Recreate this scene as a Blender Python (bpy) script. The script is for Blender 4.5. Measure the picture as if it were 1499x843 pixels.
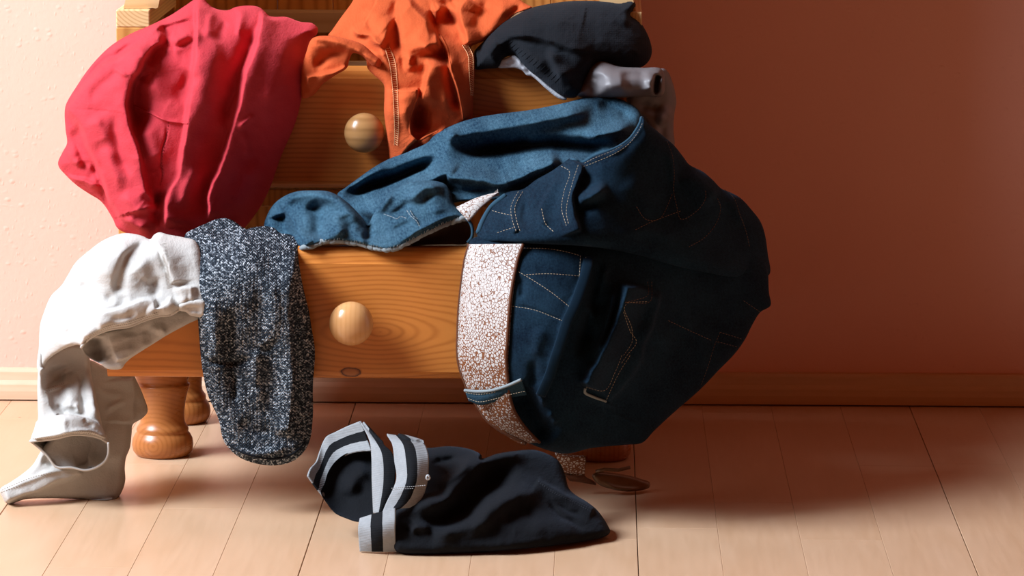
import bpy, bmesh, math
import numpy as np
from mathutils import Vector, Matrix
from mathutils.geometry import delaunay_2d_cdt

for o in list(bpy.data.objects):
    bpy.data.objects.remove(o)
SC = bpy.context.scene
COL = SC.collection

# ------------------------------------------------------------------ camera
FPX, VPX, VPY, ROLL = 6200.0, 884.0, -498.0, 0.003      # focal length in px, vanishing point of the floor boards
_yc = np.array([VPX - 749.5, 421.5 - VPY, FPX]); _yc /= np.linalg.norm(_yc)
_k = -(_yc[0] * math.sin(ROLL) + _yc[1] * math.cos(ROLL)) / _yc[2]
_zc = np.array([math.sin(ROLL), math.cos(ROLL), _k]); _zc /= np.linalg.norm(_zc)
_xc = np.cross(_zc, _yc)
if _xc[0] < 0:
    _xc = -_xc
MW = np.array([_xc, _yc, _zc])                            # world = MW @ (right, up, forward)
CAM = np.array([0.0, -3.897949, 0.7455915])
cd = bpy.data.cameras.new('camera')
cam = bpy.data.objects.new('camera', cd); COL.objects.link(cam)
cd.sensor_width = 36.0; cd.sensor_fit = 'HORIZONTAL'; cd.lens = FPX / 1499.0 * 36.0
cd.clip_start = 0.05; cd.clip_end = 50
_R, _U, _F = MW[:, 0], MW[:, 1], MW[:, 2]
cam.matrix_world = Matrix(((_R[0], _U[0], -_F[0], CAM[0]), (_R[1], _U[1], -_F[1], CAM[1]),
                           (_R[2], _U[2], -_F[2], CAM[2]), (0, 0, 0, 1)))
SC.camera = cam

# ------------------------------------------------------------------ light
world = bpy.data.worlds.new('room_bounce'); SC.world = world; world.use_nodes = True
_bg = world.node_tree.nodes['Background']
_bg.inputs[0].default_value = (1.0, 0.21, 0.035, 1); _bg.inputs[1].default_value = 0.125

def area_light(name, az, el, dist, sx, sy, power, color, target=(-0.2, -0.12, 0.2)):
    a, e = math.radians(az), math.radians(el)
    d = Vector((-math.cos(a) * math.cos(e), -math.sin(a) * math.cos(e), math.sin(e)))
    ld = bpy.data.lights.new(name, 'AREA'); ld.shape = 'RECTANGLE'; ld.size = sx; ld.size_y = sy
    ld.energy = power; ld.color = color
    lo = bpy.data.objects.new(name, ld); COL.objects.link(lo)
    lo.location = Vector(target) + d * dist
    lo.rotation_euler = d.to_track_quat('Z', 'Y').to_euler()
    return lo
area_light('window_key', 22, 40, 3.0, 1.15, 1.25, 195, (0.885, 0.98, 1.11))
area_light('front_fill', 36, 32, 3.2, 0.9, 1.1, 31, (0.885, 0.98, 1.11))  # unseen soft fill, added front-left to lighten the wall and drawer fronts
SC.view_settings.view_transform = 'Standard'; SC.view_settings.look = 'None'
SC.view_settings.gamma = 1.0; SC.view_settings.use_curve_mapping = False
SC.view_settings.exposure = 0.0

# ------------------------------------------------------------------ picture <-> place
def ray(u, v):
    u = np.asarray(u, float); v = np.asarray(v, float)
    d = np.stack([u - 749.5, 421.5 - v, np.full(u.shape, FPX)], -1)
    return d @ MW.T
def P(u, v, Y):
    d = ray(u, v)
    t = (np.asarray(Y, float) - CAM[1]) / d[..., 1]
    return CAM + d * t[..., None]
def floorY(u, v):
    d = ray(u, v)
    t = np.where(d[..., 2] < -1e-6, -CAM[2] / np.minimum(d[..., 2], -1e-6), 99)
    return CAM[1] + d[..., 1] * t
WALL_Y = 0.338

# ------------------------------------------------------------------ object helpers
def link(name, me, mat=None, parent=None, smooth=False):
    o = bpy.data.objects.new(name, me); COL.objects.link(o)
    if mat is not None:
        me.materials.append(mat)
    if smooth:
        me.polygons.foreach_set('use_smooth', [True] * len(me.polygons))
    if parent is not None:
        adopt(o, parent)
    return o
def adopt(o, parent):
    o.parent = parent
    off = Vector(parent.location) if parent.parent is None else Vector((0, 0, 0))
    o.matrix_parent_inverse = Matrix.Translation(-off)
def thing(name, label, cat, loc, group=None):
    o = bpy.data.objects.new(name, None); COL.objects.link(o)
    o.location = loc; o.empty_display_size = 0.05
    o['label'] = label; o['category'] = cat
    if group: o['group'] = group
    return o
def mesh_from(name, verts, faces):
    me = bpy.data.meshes.new(name)
    me.from_pydata([tuple(map(float, v)) for v in verts], [], [tuple(map(int, f)) for f in faces])
    me.update()
    return me
def bm_obj(name, bm, mat, parent=None, smooth=False):
    bmesh.ops.recalc_face_normals(bm, faces=bm.faces)
    me = bpy.data.meshes.new(name); bm.to_mesh(me); bm.free()
    return link(name, me, mat, parent, smooth)
def box(name, x0, x1, y0, y1, z0, z1, mat, parent=None, bev=0.0015):
    bm = bmesh.new()
    bmesh.ops.create_cube(bm, size=1.0)
    for v in bm.verts:
        v.co = Vector(((x0 + x1) / 2 + v.co.x * (x1 - x0), (y0 + y1) / 2 + v.co.y * (y1 - y0), (z0 + z1) / 2 + v.co.z * (z1 - z0)))
    if bev:
        bmesh.ops.bevel(bm, geom=bm.edges[:], offset=bev, segments=2, profile=0.5, affect='EDGES')
    return bm_obj(name, bm, mat, parent)
def extrude_x(name, prof, x0, x1, mat, parent=None, smooth=False):
    """prof: list of (y, z) around a closed loop"""
    n = len(prof)
    v = [(x0, y, z) for y, z in prof] + [(x1, y, z) for y, z in prof]
    f = [(i, (i + 1) % n, n + (i + 1) % n, n + i) for i in range(n)] + [tuple(range(n))[::-1], tuple(range(n, 2 * n))]
    bm = bmesh.new(); me = mesh_from(name, v, f); bm.from_mesh(me); bpy.data.meshes.remove(me)
    return bm_obj(name, bm, mat, parent, smooth)
def lathe(name, prof, cx, cy, mat, parent=None, n=40, axis='Z', cz=0.0):
    """prof: list of (r, h); revolved about Z (or -Y)"""
    vs, fs = [], []
    for r, h in prof:
        for k in range(n):
            a = 2 * math.pi * k / n
            if axis == 'Z':
                vs.append((cx + r * math.cos(a), cy + r * math.sin(a), cz + h))
            else:
                vs.append((cx + r * math.cos(a), cy - h, cz + r * math.sin(a)))
    m = len(prof)
    for i in range(m - 1):
        for k in range(n):
            fs.append((i * n + k, i * n + (k + 1) % n, (i + 1) * n + (k + 1) % n, (i + 1) * n + k))
    fs.append(tuple(range(n))[::-1]); fs.append(tuple(range((m - 1) * n, m * n)))
    bm = bmesh.new(); me = mesh_from(name, vs, fs); bm.from_mesh(me); bpy.data.meshes.remove(me)
    return bm_obj(name, bm, mat, parent, True)

# ------------------------------------------------------------------ curves in the picture plane
def pts(s, c=None):
    """'x,y x,y ...' in a zoomed crop c=(ox, oy, scale) -> picture px"""
    a = np.array([[float(q) for q in p.split(',')] for p in s.split()])
    if c is not None:
        a = a.copy(); a[:, 0] = a[:, 0] / c[2] + c[0]; a[:, 1] = a[:, 1] / c[2] + c[1]
    return a
def spline(p, step=2.0, closed=False, k=0.5):
    """centripetal-ish Catmull-Rom resampled at roughly step"""
    p = np.asarray(p, float); n = len(p)
    if n < 3 and not closed:
        m = max(2, int(np.linalg.norm(p[-1] - p[0]) / step))
        t = np.linspace(0, 1, m)[:, None]
        return p[0] * (1 - t) + p[-1] * t
    out = []
    rng = range(n) if closed else range(n - 1)
    for i in rng:
        p1, p2 = p[i], p[(i + 1) % n]
        p0 = p[(i - 1) % n] if closed or i > 0 else 2 * p1 - p2
        p3 = p[(i + 2) % n] if closed or i + 2 < n else 2 * p2 - p1
        L = np.linalg.norm((p2 - p1)[:2])
        l0 = max(np.linalg.norm((p1 - p0)[:2]), 1e-6); l2 = max(np.linalg.norm((p3 - p2)[:2]), 1e-6); L = max(L, 1e-6)
        m1 = ((p1 - p0) / l0 * L + (p2 - p1)) * 0.5 * min(1, (l0 / L) ** 0.0 )
        m2 = ((p3 - p2) / l2 * L + (p2 - p1)) * 0.5
        m = max(1, int(round(L / step)))
        t = (np.arange(m) / m)[:, None]
        out.append((2 * t**3 - 3 * t**2 + 1) * p1 + (t**3 - 2 * t**2 + t) * m1 + (-2 * t**3 + 3 * t**2) * p2 + (t**3 - t**2) * m2)
    if not closed:
        out.append(p[-1:])
    return np.concatenate(out)
def seg_dist(q, poly, closed=False, want=False):
    """distance of points q (N,2) to a polyline; with want also signed side and arc parameter 0..1"""
    a = poly; b = np.roll(poly, -1, 0) if closed else None
    if not closed:
        a, b = poly[:-1], poly[1:]
    d = b - a; L2 = np.maximum((d**2).sum(1), 1e-12); Ls = np.sqrt(L2); cum = np.concatenate([[0], np.cumsum(Ls)])
    best = np.full(len(q), 1e18); side = np.zeros(len(q)); par = np.zeros(len(q))
    for i in range(len(a)):
        w = q - a[i]
        t = np.clip((w @ d[i]) / L2[i], 0, 1)
        e = w - t[:, None] * d[i]
        dd = (e**2).sum(1)
        m = dd < best
        best[m] = dd[m]
        if want:
            cr = d[i][0] * w[:, 1] - d[i][1] * w[:, 0]
            side[m] = cr[m]; par[m] = (cum[i] + t[m] * Ls[i]) / cum[-1]
    best = np.sqrt(best)
    return (best, np.sign(side), par) if want else best
def inside(q, poly):
    x, y = q[:, 0], q[:, 1]; r = np.zeros(len(q), bool)
    n = len(poly); j = n - 1
    for i in range(n):
        xi, yi = poly[i]; xj, yj = poly[j]
        if yi != yj:
            c = ((yi > y) != (yj > y)) & (x < (xj - xi) * (y - yi) / (yj - yi) + xi)
            r ^= c
        j = i
    return r
def tps(ctrl):
    c = np.asarray(ctrl, float); n = len(c)
    xy = c[:, :2] / 100.0
    if n < 4:
        A = np.c_[np.ones(n), xy]; w = np.linalg.lstsq(A, c[:, 2], rcond=None)[0]
        return lambda q: np.c_[np.ones(len(q)), q / 100.0] @ w
    def U(r2):
        return np.where(r2 > 1e-12, 0.5 * r2 * np.log(np.maximum(r2, 1e-12)), 0)
    r2 = ((xy[:, None] - xy[None])**2).sum(2)
    K = U(r2) + np.eye(n) * 0.02
    Pm = np.c_[np.ones(n), xy]
    A = np.block([[K, Pm], [Pm.T, np.zeros((3, 3))]])
    w = np.linalg.solve(A, np.r_[c[:, 2], 0, 0, 0])
    lo, hi = c[:, 2].min() - 0.02, c[:, 2].max() + 0.02
    def f(q):
        p = q / 100.0
        r2 = ((p[:, None] - xy[None])**2).sum(2)
        return np.clip(U(r2) @ w[:n] + np.c_[np.ones(len(p)), p] @ w[n:], lo, hi)
    return f
def vnoise(x, y, seed=0):
    xi = np.floor(x).astype(np.int64); yi = np.floor(y).astype(np.int64); fx = x - xi; fy = y - yi
    def h(a, b):
        n = (a * 374761393 + b * 668265263 + seed * 1442695041) & 0xffffffff
        n = ((n ^ (n >> 13)) * 1274126177) & 0xffffffff
        return ((n ^ (n >> 16)) & 0xffff) / 32767.5 - 1.0
    sx = fx * fx * fx * (fx * (fx * 6 - 15) + 10); sy = fy * fy * fy * (fy * (fy * 6 - 15) + 10)
    return (h(xi, yi) * (1 - sx) + h(xi + 1, yi) * sx) * (1 - sy) + (h(xi, yi + 1) * (1 - sx) + h(xi + 1, yi + 1) * sx) * sy

class Cloth:
    """A closed piece of cloth: outline and folds are traced, depth, bulge and thickness are real."""
    def __init__(s, outline, base, puff=(20, 0.01), folds=(), noise=(0.0, 20, 1.0, 0), crumple=(0, 12), edge=5.0, ymax=None, gain=1.0):
        s.raw = outline; s.poly = spline(outline, 2.6, True)
        s.base = tps(base); s.puff = puff; s.noise = noise; s.edge = edge; s.ymax = ymax; s.crumple = crumple
        s.folds = []
        for f in folds:
            p, amp, wl, wr = f[:4]; tp = f[4] if len(f) > 4 else 0.14
            tp = 0.05 if tp <= 0.065 else min(0.45, tp * 2.2)
            pl = spline(p, 4.0); amp = amp * gain
            if amp < 0 and not (len(f) > 5 and f[5]):        # a short tuck cannot be deep
                ln = np.linalg.norm(np.diff(pl, axis=0), axis=1).sum()
                amp = max(amp, -(1.2 if ln < 45 else 1.7 if ln < 75 else 3.2) * 0.5 * (wl + wr) / 1600.0)
            s.folds.append((pl, amp, wl, wr, tp))
    def front(s, q, d=None):
        q = np.asarray(q, float).reshape(-1, 2)
        if d is None:
            d = seg_dist(q, s.poly, True)
        t = np.clip(d / s.puff[0], 0, 1)
        h = s.puff[1] * np.sqrt(np.maximum(0, 1 - (1 - t)**2))
        e = np.clip(d / s.edge, 0, 1)
        g = np.zeros(len(q))
        q0 = q
        q = q + np.c_[vnoise(q[:, 0] / 17.0, q[:, 1] / 17.0, 51), vnoise(q[:, 0] / 17.0, q[:, 1] / 17.0, 52)] * 1.5
        for jf, (p, amp, wl, wr, tp) in enumerate(s.folds):
            lo = p.min(0) - 3.2 * max(wl, wr); hi = p.max(0) + 3.2 * max(wl, wr)
            m = np.where(((q >= lo) & (q <= hi)).all(1))[0]
            if not len(m):
                continue
            dd, sd, pr = seg_dist(q[m], p, False, True)
            wv = 1.0 + 0.15 * vnoise(pr * 4.0 + jf * 3.7, pr * 0, 61)
            w = np.where(sd >= 0, wl, wr) * wv
            k = np.exp(-(dd / w)**2)
            t0 = np.clip(pr / tp, 0, 1); t1 = np.clip((1 - pr) / tp, 0, 1)
            k = k * t0 * t0 * (3 - 2 * t0) * t1 * t1 * (3 - 2 * t1)
            g[m] += amp * (1 + 0.12 * vnoise(pr * 5.0 + jf * 1.3, pr * 0 + 2, 62)) * k
        q = q0
        na, ns, st, sd = s.noise
        na *= 0.5
        if na:
            x, y = q[:, 0] / ns, q[:, 1] / (ns * st)
            g += na * (vnoise(x, y, sd) + 0.5 * vnoise(2.1 * x + 5, 2.1 * y, sd + 1) + 0.22 * vnoise(4.7 * x, 4.7 * y + 9, sd + 2))
        ca, cs = s.crumple; ca *= 0.55
        if ca:
            x, y = q[:, 0] / cs, q[:, 1] / cs
            wx = x + 0.6 * vnoise(x * 0.7, y * 0.7, 91); wy = y + 0.6 * vnoise(x * 0.7 + 7, y * 0.7, 92)
            g += ca * (0.35 - np.abs(vnoise(wx, wy, 31)))
        Y = s.base(q) - h - g * e
        Y = np.minimum(Y, floorY(q[:, 0], q[:, 1]) - 0.0025)
        return np.minimum(Y, WALL_Y - 0.02)
    def on(s, poly, off=0.0):
        """3-D points lying on the front of the piece"""
        p = np.asarray(poly, float)
        return P(p[:, 0], p[:, 1], s.front(p) - off)
    def build(s, name, mat, parent=None, step=2.2, back=0.02, uvrot=0.0):
        poly = s.poly
        lo, hi = poly.min(0), poly.max(0)
        ys = np.arange(lo[1], hi[1], step * 0.866); rows = []
        for i, y in enumerate(ys):
            xs = np.arange(lo[0] + (step / 2 if i % 2 else 0), hi[0], step)
            rows.append(np.c_[xs, np.full(len(xs), y)])
        g = np.concatenate(rows); g = g[inside(g, poly)]
        g = g[seg_dist(g, poly, True) > step * 0.55]
        V = [Vector(p) for p in poly] + [Vector(p) for p in g]
        co, _e, fs, ov, _oe, _of = delaunay_2d_cdt(V, [], [list(range(len(poly)))], 1, 1e-4)
        q = np.array([(c.x, c.y) for c in co]); n = len(q)
        d = seg_dist(q, poly, True); d[d < 0.02] = 0
        Yf = s.front(q, d)
        F = P(q[:, 0], q[:, 1], Yf)
        t = np.clip(d / s.puff[0], 0, 1)
        Yb = s.base(q) + back * np.sqrt(np.maximum(0, 1 - (1 - t)**2))
        if s.ymax is not None:
            Yb = np.minimum(Yb, s.ymax)
        Yb = np.minimum(Yb, np.minimum(floorY(q[:, 0], q[:, 1]) - 0.0015, WALL_Y - 0.004))
        Yb = np.maximum(Yb, Yf + 0.0012)
        inn = np.where(d > 0)[0]; idx = np.arange(n); idx[inn] = n + np.arange(len(inn))
        B = P(q[inn, 0], q[inn, 1], Yb[inn])
        tri = np.array([f for f in fs if len(f) == 3])
        a = F[tri[:, 1]] - F[tri[:, 0]]; b = F[tri[:, 2]] - F[tri[:, 0]]
        if np.cross(a, b)[:, 1].sum() > 0:
            tri = tri[:, ::-1]
        keep = ~np.all(d[tri] == 0, axis=1)
        tb = idx[tri[keep]][:, ::-1]
        allv = np.r_[F, B]; allf = np.r_[tri[keep], tb]
        me = bpy.data.meshes.new(name)
        me.vertices.add(len(allv)); me.vertices.foreach_set('co', allv.ravel())
        me.loops.add(len(allf) * 3); me.loops.foreach_set('vertex_index', allf.ravel().astype(np.int32))
        me.polygons.add(len(allf)); me.polygons.foreach_set('loop_start', np.arange(0, len(allf) * 3, 3, dtype=np.int32))
        me.polygons.foreach_set('loop_total', np.full(len(allf), 3, dtype=np.int32))
        me.update(calc_edges=True); me.validate()
        uv = me.uv_layers.new(name='cloth')
        quv = np.r_[q, q[inn]] / 1600.0
        c, sn = math.cos(uvrot), math.sin(uvrot)
        quv = np.c_[quv[:, 0] * c - quv[:, 1] * sn, -(quv[:, 0] * sn + quv[:, 1] * c)]
        uv.data.foreach_set('uv', quv[allf.ravel()].ravel())
        o = link(name, me, mat, parent, True)
        return o

def tube(name, pl, r, mat, parent=None, n=8, flat=1.0, taper=False):
    pl = np.asarray(pl, float); m = len(pl)
    T = np.gradient(pl, axis=0); T /= np.linalg.norm(T, axis=1)[:, None] + 1e-12
    up = np.array([0, -1.0, 0])
    vs, fs = [], []
    for i in range(m):
        a = np.cross(T[i], up); a /= np.linalg.norm(a) + 1e-9
        b = np.cross(a, T[i])
        rr = r * (min(1.0, 0.25 + min(i, m - 1 - i) / 3.0) if taper else 1)
        for k in range(n):
            an = 2 * math.pi * k / n
            vs.append(pl[i] + rr * (math.cos(an) * a + flat * math.sin(an) * b))
    for i in range(m - 1):
        for k in range(n):
            fs.append((i * n + k, i * n + (k + 1) % n, (i + 1) * n + (k + 1) % n, (i + 1) * n + k))
    fs.append(tuple(range(n))); fs.append(tuple(range((m - 1) * n, m * n))[::-1])
    if name is None:
        return vs, fs
    bm = bmesh.new(); me = mesh_from(name, vs, fs); bm.from_mesh(me); bpy.data.meshes.remove(me)
    return bm_obj(name, bm, mat, parent, True)
def stitches(name, lines, cl, mat, parent, dash=3.6, gap=1.6, r=0.0005, off=0.0003, flat=0.7):
    """dashed thread: every stitch a little raised bar lying on the cloth"""
    V, Fc, qs = [], [], []
    for ln in lines:
        p = spline(ln, 0.6)
        L = np.r_[0, np.cumsum(np.linalg.norm(np.diff(p, axis=0), axis=1))]
        s = 0.0
        while s + min(dash, L[-1]) * 0.6 < L[-1]:
            ss = np.linspace(s, min(s + dash, L[-1]), 4)
            qs.append(np.c_[np.interp(ss, L, p[:, 0]), np.interp(ss, L, p[:, 1])])
            s += dash + gap
    qa = np.concatenate(qs)
    wa = (cl.on(qa, off) if hasattr(cl, 'on') else cl(qa, off)).reshape(-1, 4, 3)
    for w in wa:
        v, f = tube(None, w, r, None, n=5, flat=flat, taper=True)
        b = len(V); V += v; Fc += [tuple(i + b for i in t) for t in f]
    me = mesh_from(name, V, Fc)
    o = link(name, me, mat, parent, True); o['kind'] = 'stuff'
    return o
def ribbon(name, rows, mat, parent, nu=60, nv=24, thick=0.0015, bulge=0.0, uvs=(1, 1)):
    """rows: list of (k,3) arrays [px, py, Y] running along the band; lofted across, given thickness"""
    R = []
    for r in rows:
        r = np.asarray(r, float); s = spline(r, 0.7)
        L = np.r_[0, np.cumsum(np.linalg.norm(np.diff(s[:, :2], axis=0), axis=1))]
        t = np.linspace(0, L[-1], nu); R.append(np.c_[[np.interp(t, L, s[:, k]) for k in range(3)]].T)
    R = np.array(R)                                              # rows, nu, 3
    if len(R) == 2:
        t = np.linspace(0, 1, nv)[:, None, None]; G = R[0][None] * (1 - t) + R[1][None] * t
        G[..., 2] -= bulge * np.sin(np.pi * t[..., 0])
    else:
        G = np.array([spline(R[:, j], np.linalg.norm(R[0, j, :2] - R[-1, j, :2]) / (nv * 3) + 1e-3) for j in range(nu)], dtype=object)
        G = np.array([[np.array([np.interp(tt, np.linspace(0, 1, len(g)), np.asarray(g, float)[:, k]) for k in range(3)]) for tt in np.linspace(0, 1, nv)] for g in G]).transpose(1, 0, 2)
    G[..., 2] = np.minimum(G[..., 2], floorY(G[..., 0], G[..., 1]) - 0.002)
    W = P(G[..., 0], G[..., 1], G[..., 2])
    du = np.gradient(W, axis=1); dv = np.gradient(W, axis=0)
    N = np.cross(du, dv); N /= np.linalg.norm(N, axis=2)[..., None] + 1e-12
    N[N[..., 1] > 0] *= -1
    A = W; B = W - N * thick
    nvv, nuu = W.shape[:2]
    idx = lambda i, j, s: s * nvv * nuu + i * nuu + j
    V = np.r_[A.reshape(-1, 3), B.reshape(-1, 3)]; Fc = []
    for i in range(nvv - 1):
        for j in range(nuu - 1):
            Fc.append((idx(i, j, 0), idx(i, j + 1, 0), idx(i + 1, j + 1, 0), idx(i + 1, j, 0)))
            Fc.append((idx(i, j, 1), idx(i + 1, j, 1), idx(i + 1, j + 1, 1), idx(i, j + 1, 1)))
    for j in range(nuu - 1):
        Fc.append((idx(0, j, 0), idx(0, j, 1), idx(0, j + 1, 1), idx(0, j + 1, 0)))
        Fc.append((idx(nvv - 1, j, 0), idx(nvv - 1, j + 1, 0), idx(nvv - 1, j + 1, 1), idx(nvv - 1, j, 1)))
    for i in range(nvv - 1):
        Fc.append((idx(i, 0, 0), idx(i + 1, 0, 0), idx(i + 1, 0, 1), idx(i, 0, 1)))
        Fc.append((idx(i, nuu - 1, 0), idx(i, nuu - 1, 1), idx(i + 1, nuu - 1, 1), idx(i + 1, nuu - 1, 0)))
    me = mesh_from(name, V, Fc)
    uv = me.uv_layers.new(name='cloth')
    gu = np.tile(np.linspace(0, uvs[0], nuu), (nvv, 1)); gv = np.tile(np.linspace(0, uvs[1], nvv)[:, None], (1, nuu))
    q = np.stack([gu.ravel(), gv.ravel()], 1); q = np.r_[q, q]
    li = np.zeros(len(me.loops), np.int32); me.loops.foreach_get('vertex_index', li)
    uv.data.foreach_set('uv', q[li].ravel())
    bm = bmesh.new(); bm.from_mesh(me); bmesh.ops.recalc_face_normals(bm, faces=bm.faces); bm.to_mesh(me); bm.free()
    return link(name, me, mat, parent, True)

# ------------------------------------------------------------------ materials
class NT:
    def __init__(s, name, rough=0.8, spec=0.3):
        s.m = bpy.data.materials.new(name); s.m.use_nodes = True; s.t = s.m.node_tree; s.n = s.t.nodes
        s.b = s.n['Principled BSDF']; s.b.inputs['Roughness'].default_value = rough
        s.b.inputs['Specular IOR Level'].default_value = spec
    def link(s, a, b): s.t.links.new(a, b)
    def put(s, sock, v):
        if isinstance(v, (int, float)): sock.default_value = v
        elif isinstance(v, tuple): sock.default_value = v if len(v) == len(sock.default_value) else v + (1,)
        else: s.link(v, sock)
    def math(s, op, a, b=0.0, c=None, clamp=False):
        n = s.n.new('ShaderNodeMath'); n.operation = op; n.use_clamp = clamp
        s.put(n.inputs[0], a); s.put(n.inputs[1], b)
        if c is not None: s.put(n.inputs[2], c)
        return n.outputs[0]
    def coord(s, kind='Object'):
        return s.n.new('ShaderNodeTexCoord').outputs[kind]
    def mapping(s, v, scale=(1, 1, 1), loc=(0, 0, 0), rot=(0, 0, 0)):
        n = s.n.new('ShaderNodeMapping'); s.link(v, n.inputs[0])
        n.inputs['Scale'].default_value = scale; n.inputs['Location'].default_value = loc; n.inputs['Rotation'].default_value = rot
        return n.outputs[0]
    def sep(s, v):
        n = s.n.new('ShaderNodeSeparateXYZ'); s.link(v, n.inputs[0]); return n.outputs
    def noise(s, v, scale, detail=3, rough=0.5, dist=0.0):
        n = s.n.new('ShaderNodeTexNoise'); s.link(v, n.inputs['Vector']); n.inputs['Scale'].default_value = scale
        n.inputs['Detail'].default_value = detail; n.inputs['Roughness'].default_value = rough; n.inputs['Distortion'].default_value = dist
        return n.outputs['Fac']
    def vor(s, v, scale, feature='F1', out='Distance', rnd=1.0):
        n = s.n.new('ShaderNodeTexVoronoi'); s.link(v, n.inputs['Vector']); n.inputs['Scale'].default_value = scale
        n.feature = feature; n.inputs['Randomness'].default_value = rnd
        return n.outputs[out]
    def wave(s, v, scale, dist=0.0, direction='X', dscale=1.0, detail=2):
        n = s.n.new('ShaderNodeTexWave'); s.link(v, n.inputs['Vector']); n.inputs['Scale'].default_value = scale
        n.inputs['Distortion'].default_value = dist; n.bands_direction = direction; n.inputs['Detail Scale'].default_value = dscale
        n.inputs['Detail'].default_value = detail
        return n.outputs['Fac']
    def ramp(s, f, stops, interp='LINEAR'):
        n = s.n.new('ShaderNodeValToRGB'); s.put(n.inputs[0], f); e = n.color_ramp.elements; n.color_ramp.interpolation = interp
        while len(e) < len(stops): e.new(0.5)
        for i, (p, c) in enumerate(stops):
            e[i].position = p; e[i].color = tuple(c) + (1,) if len(c) == 3 else c
        return n.outputs[0]
    def range(s, f, a, b, c=0.0, d=1.0):
        n = s.n.new('ShaderNodeMapRange'); s.put(n.inputs[0], f)
        for i, x in enumerate((a, b, c, d)): n.inputs[i + 1].default_value = x
        return n.outputs[0]
    def mix(s, f, a, b, mode='MIX'):
        n = s.n.new('ShaderNodeMix'); n.data_type = 'RGBA'; n.blend_type = mode
        s.put(n.inputs[0], f); s.put(n.inputs[6], a); s.put(n.inputs[7], b)
        return n.outputs[2]
    def color(s, c): s.put(s.b.inputs['Base Color'], c)
    def rough(s, c): s.put(s.b.inputs['Roughness'], c)
    def bump(s, h, strength=0.3, dist=0.001):
        n = s.n.new('ShaderNodeBump'); n.inputs['Strength'].default_value = strength; n.inputs['Distance'].default_value = dist
        prev = s.b.inputs['Normal'].links
        if prev: s.link(prev[0].from_socket, n.inputs['Normal'])
        s.link(h, n.inputs['Height']); s.link(n.outputs[0], s.b.inputs['Normal'])
    def sheen(s, w, tint=(1, 1, 1, 1), rough=0.4):
        s.b.inputs['Sheen Weight'].default_value = w; s.b.inputs['Sheen Tint'].default_value = tint; s.b.inputs['Sheen Roughness'].default_value = rough

def srgb(r, g, b):
    f = lambda c: (c / 255 / 12.92) if c / 255 <= 0.04045 else ((c / 255 + 0.055) / 1.055) ** 2.4
    return (f(r), f(g), f(b))

def mat_wall():
    m = NT('salmon_woodchip_wall', 0.85, 0.2); c = m.coord()
    big = m.noise(c, 6, 3)
    m.color(m.mix(m.range(big, 0.3, 0.7), (0.83, 0.465, 0.375), (0.86, 0.495, 0.405)))
    w = m.noise(c, 14, 2)
    v1 = m.vor(m.mapping(c, (1, 1, 1.3), (0, 0, 0), (0, 0.5, 0)), 105); n1 = m.noise(c, 60, 2)
    chips = m.math('MULTIPLY', m.range(v1, 0.36, 0.10), m.range(n1, 0.50, 0.68))
    v2 = m.vor(m.mapping(c, (1.5, 1, 0.8), (3, 0, 1), (0, 0.9, 0)), 150); n2 = m.noise(c, 80, 2)
    ch2 = m.math('MULTIPLY', m.range(v2, 0.32, 0.1), m.range(n2, 0.50, 0.66))
    h = m.math('ADD', m.math('ADD', chips, m.math('MULTIPLY', ch2, 0.6)), m.math('MULTIPLY', m.noise(c, 200, 3), 0.45))
    h = m.math('ADD', h, m.math('MULTIPLY', w, 0.5))
    m.bump(h, 0.32, 0.0014)
    return m.m
def mat_plank():
    m = NT('lacquered_maple_strip', 0.3, 0.35); c = m.coord('Object')
    rnd = m.n.new('ShaderNodeObjectInfo').outputs['Random']
    off = m.n.new('ShaderNodeCombineXYZ'); m.link(m.math('MULTIPLY', rnd, 37.0), off.inputs[0]); m.link(m.math('MULTIPLY', rnd, 11.0), off.inputs[1])
    va = m.n.new('ShaderNodeVectorMath'); va.operation = 'ADD'; m.link(c, va.inputs[0]); m.link(off.outputs[0], va.inputs[1])
    g = m.mapping(va.outputs[0], (60, 4, 60)); fine = m.noise(g, 3, 4, 0.6)
    soft = m.noise(m.mapping(va.outputs[0], (9, 2.0, 9)), 2.2, 2, 0.5, 0.6)
    base = m.ramp(rnd, [(0, (0.56, 0.36, 0.22)), (0.35, (0.60, 0.40, 0.25)), (0.7, (0.57, 0.37, 0.225)), (1, (0.62, 0.42, 0.275))])
    col = m.mix(m.range(soft, 0.35, 0.7, 0, 0.45), base, (0.50, 0.30, 0.16))
    col = m.mix(m.range(fine, 0.3, 0.75, 0, 0.22), col, (0.66, 0.46, 0.31))
    sp = m.vor(m.mapping(va.outputs[0], (1, 0.6, 1)), 22); spm = m.math('MULTIPLY', m.range(sp, 0.045, 0.02), m.range(m.noise(c, 9, 2), 0.55, 0.6))
    col = m.mix(spm, col, (0.12, 0.04, 0.015))
    m.color(col); m.rough(m.range(fine, 0.2, 0.8, 0.27, 0.40)); m.bump(fine, 0.05, 0.0006)
    return m.m
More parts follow.
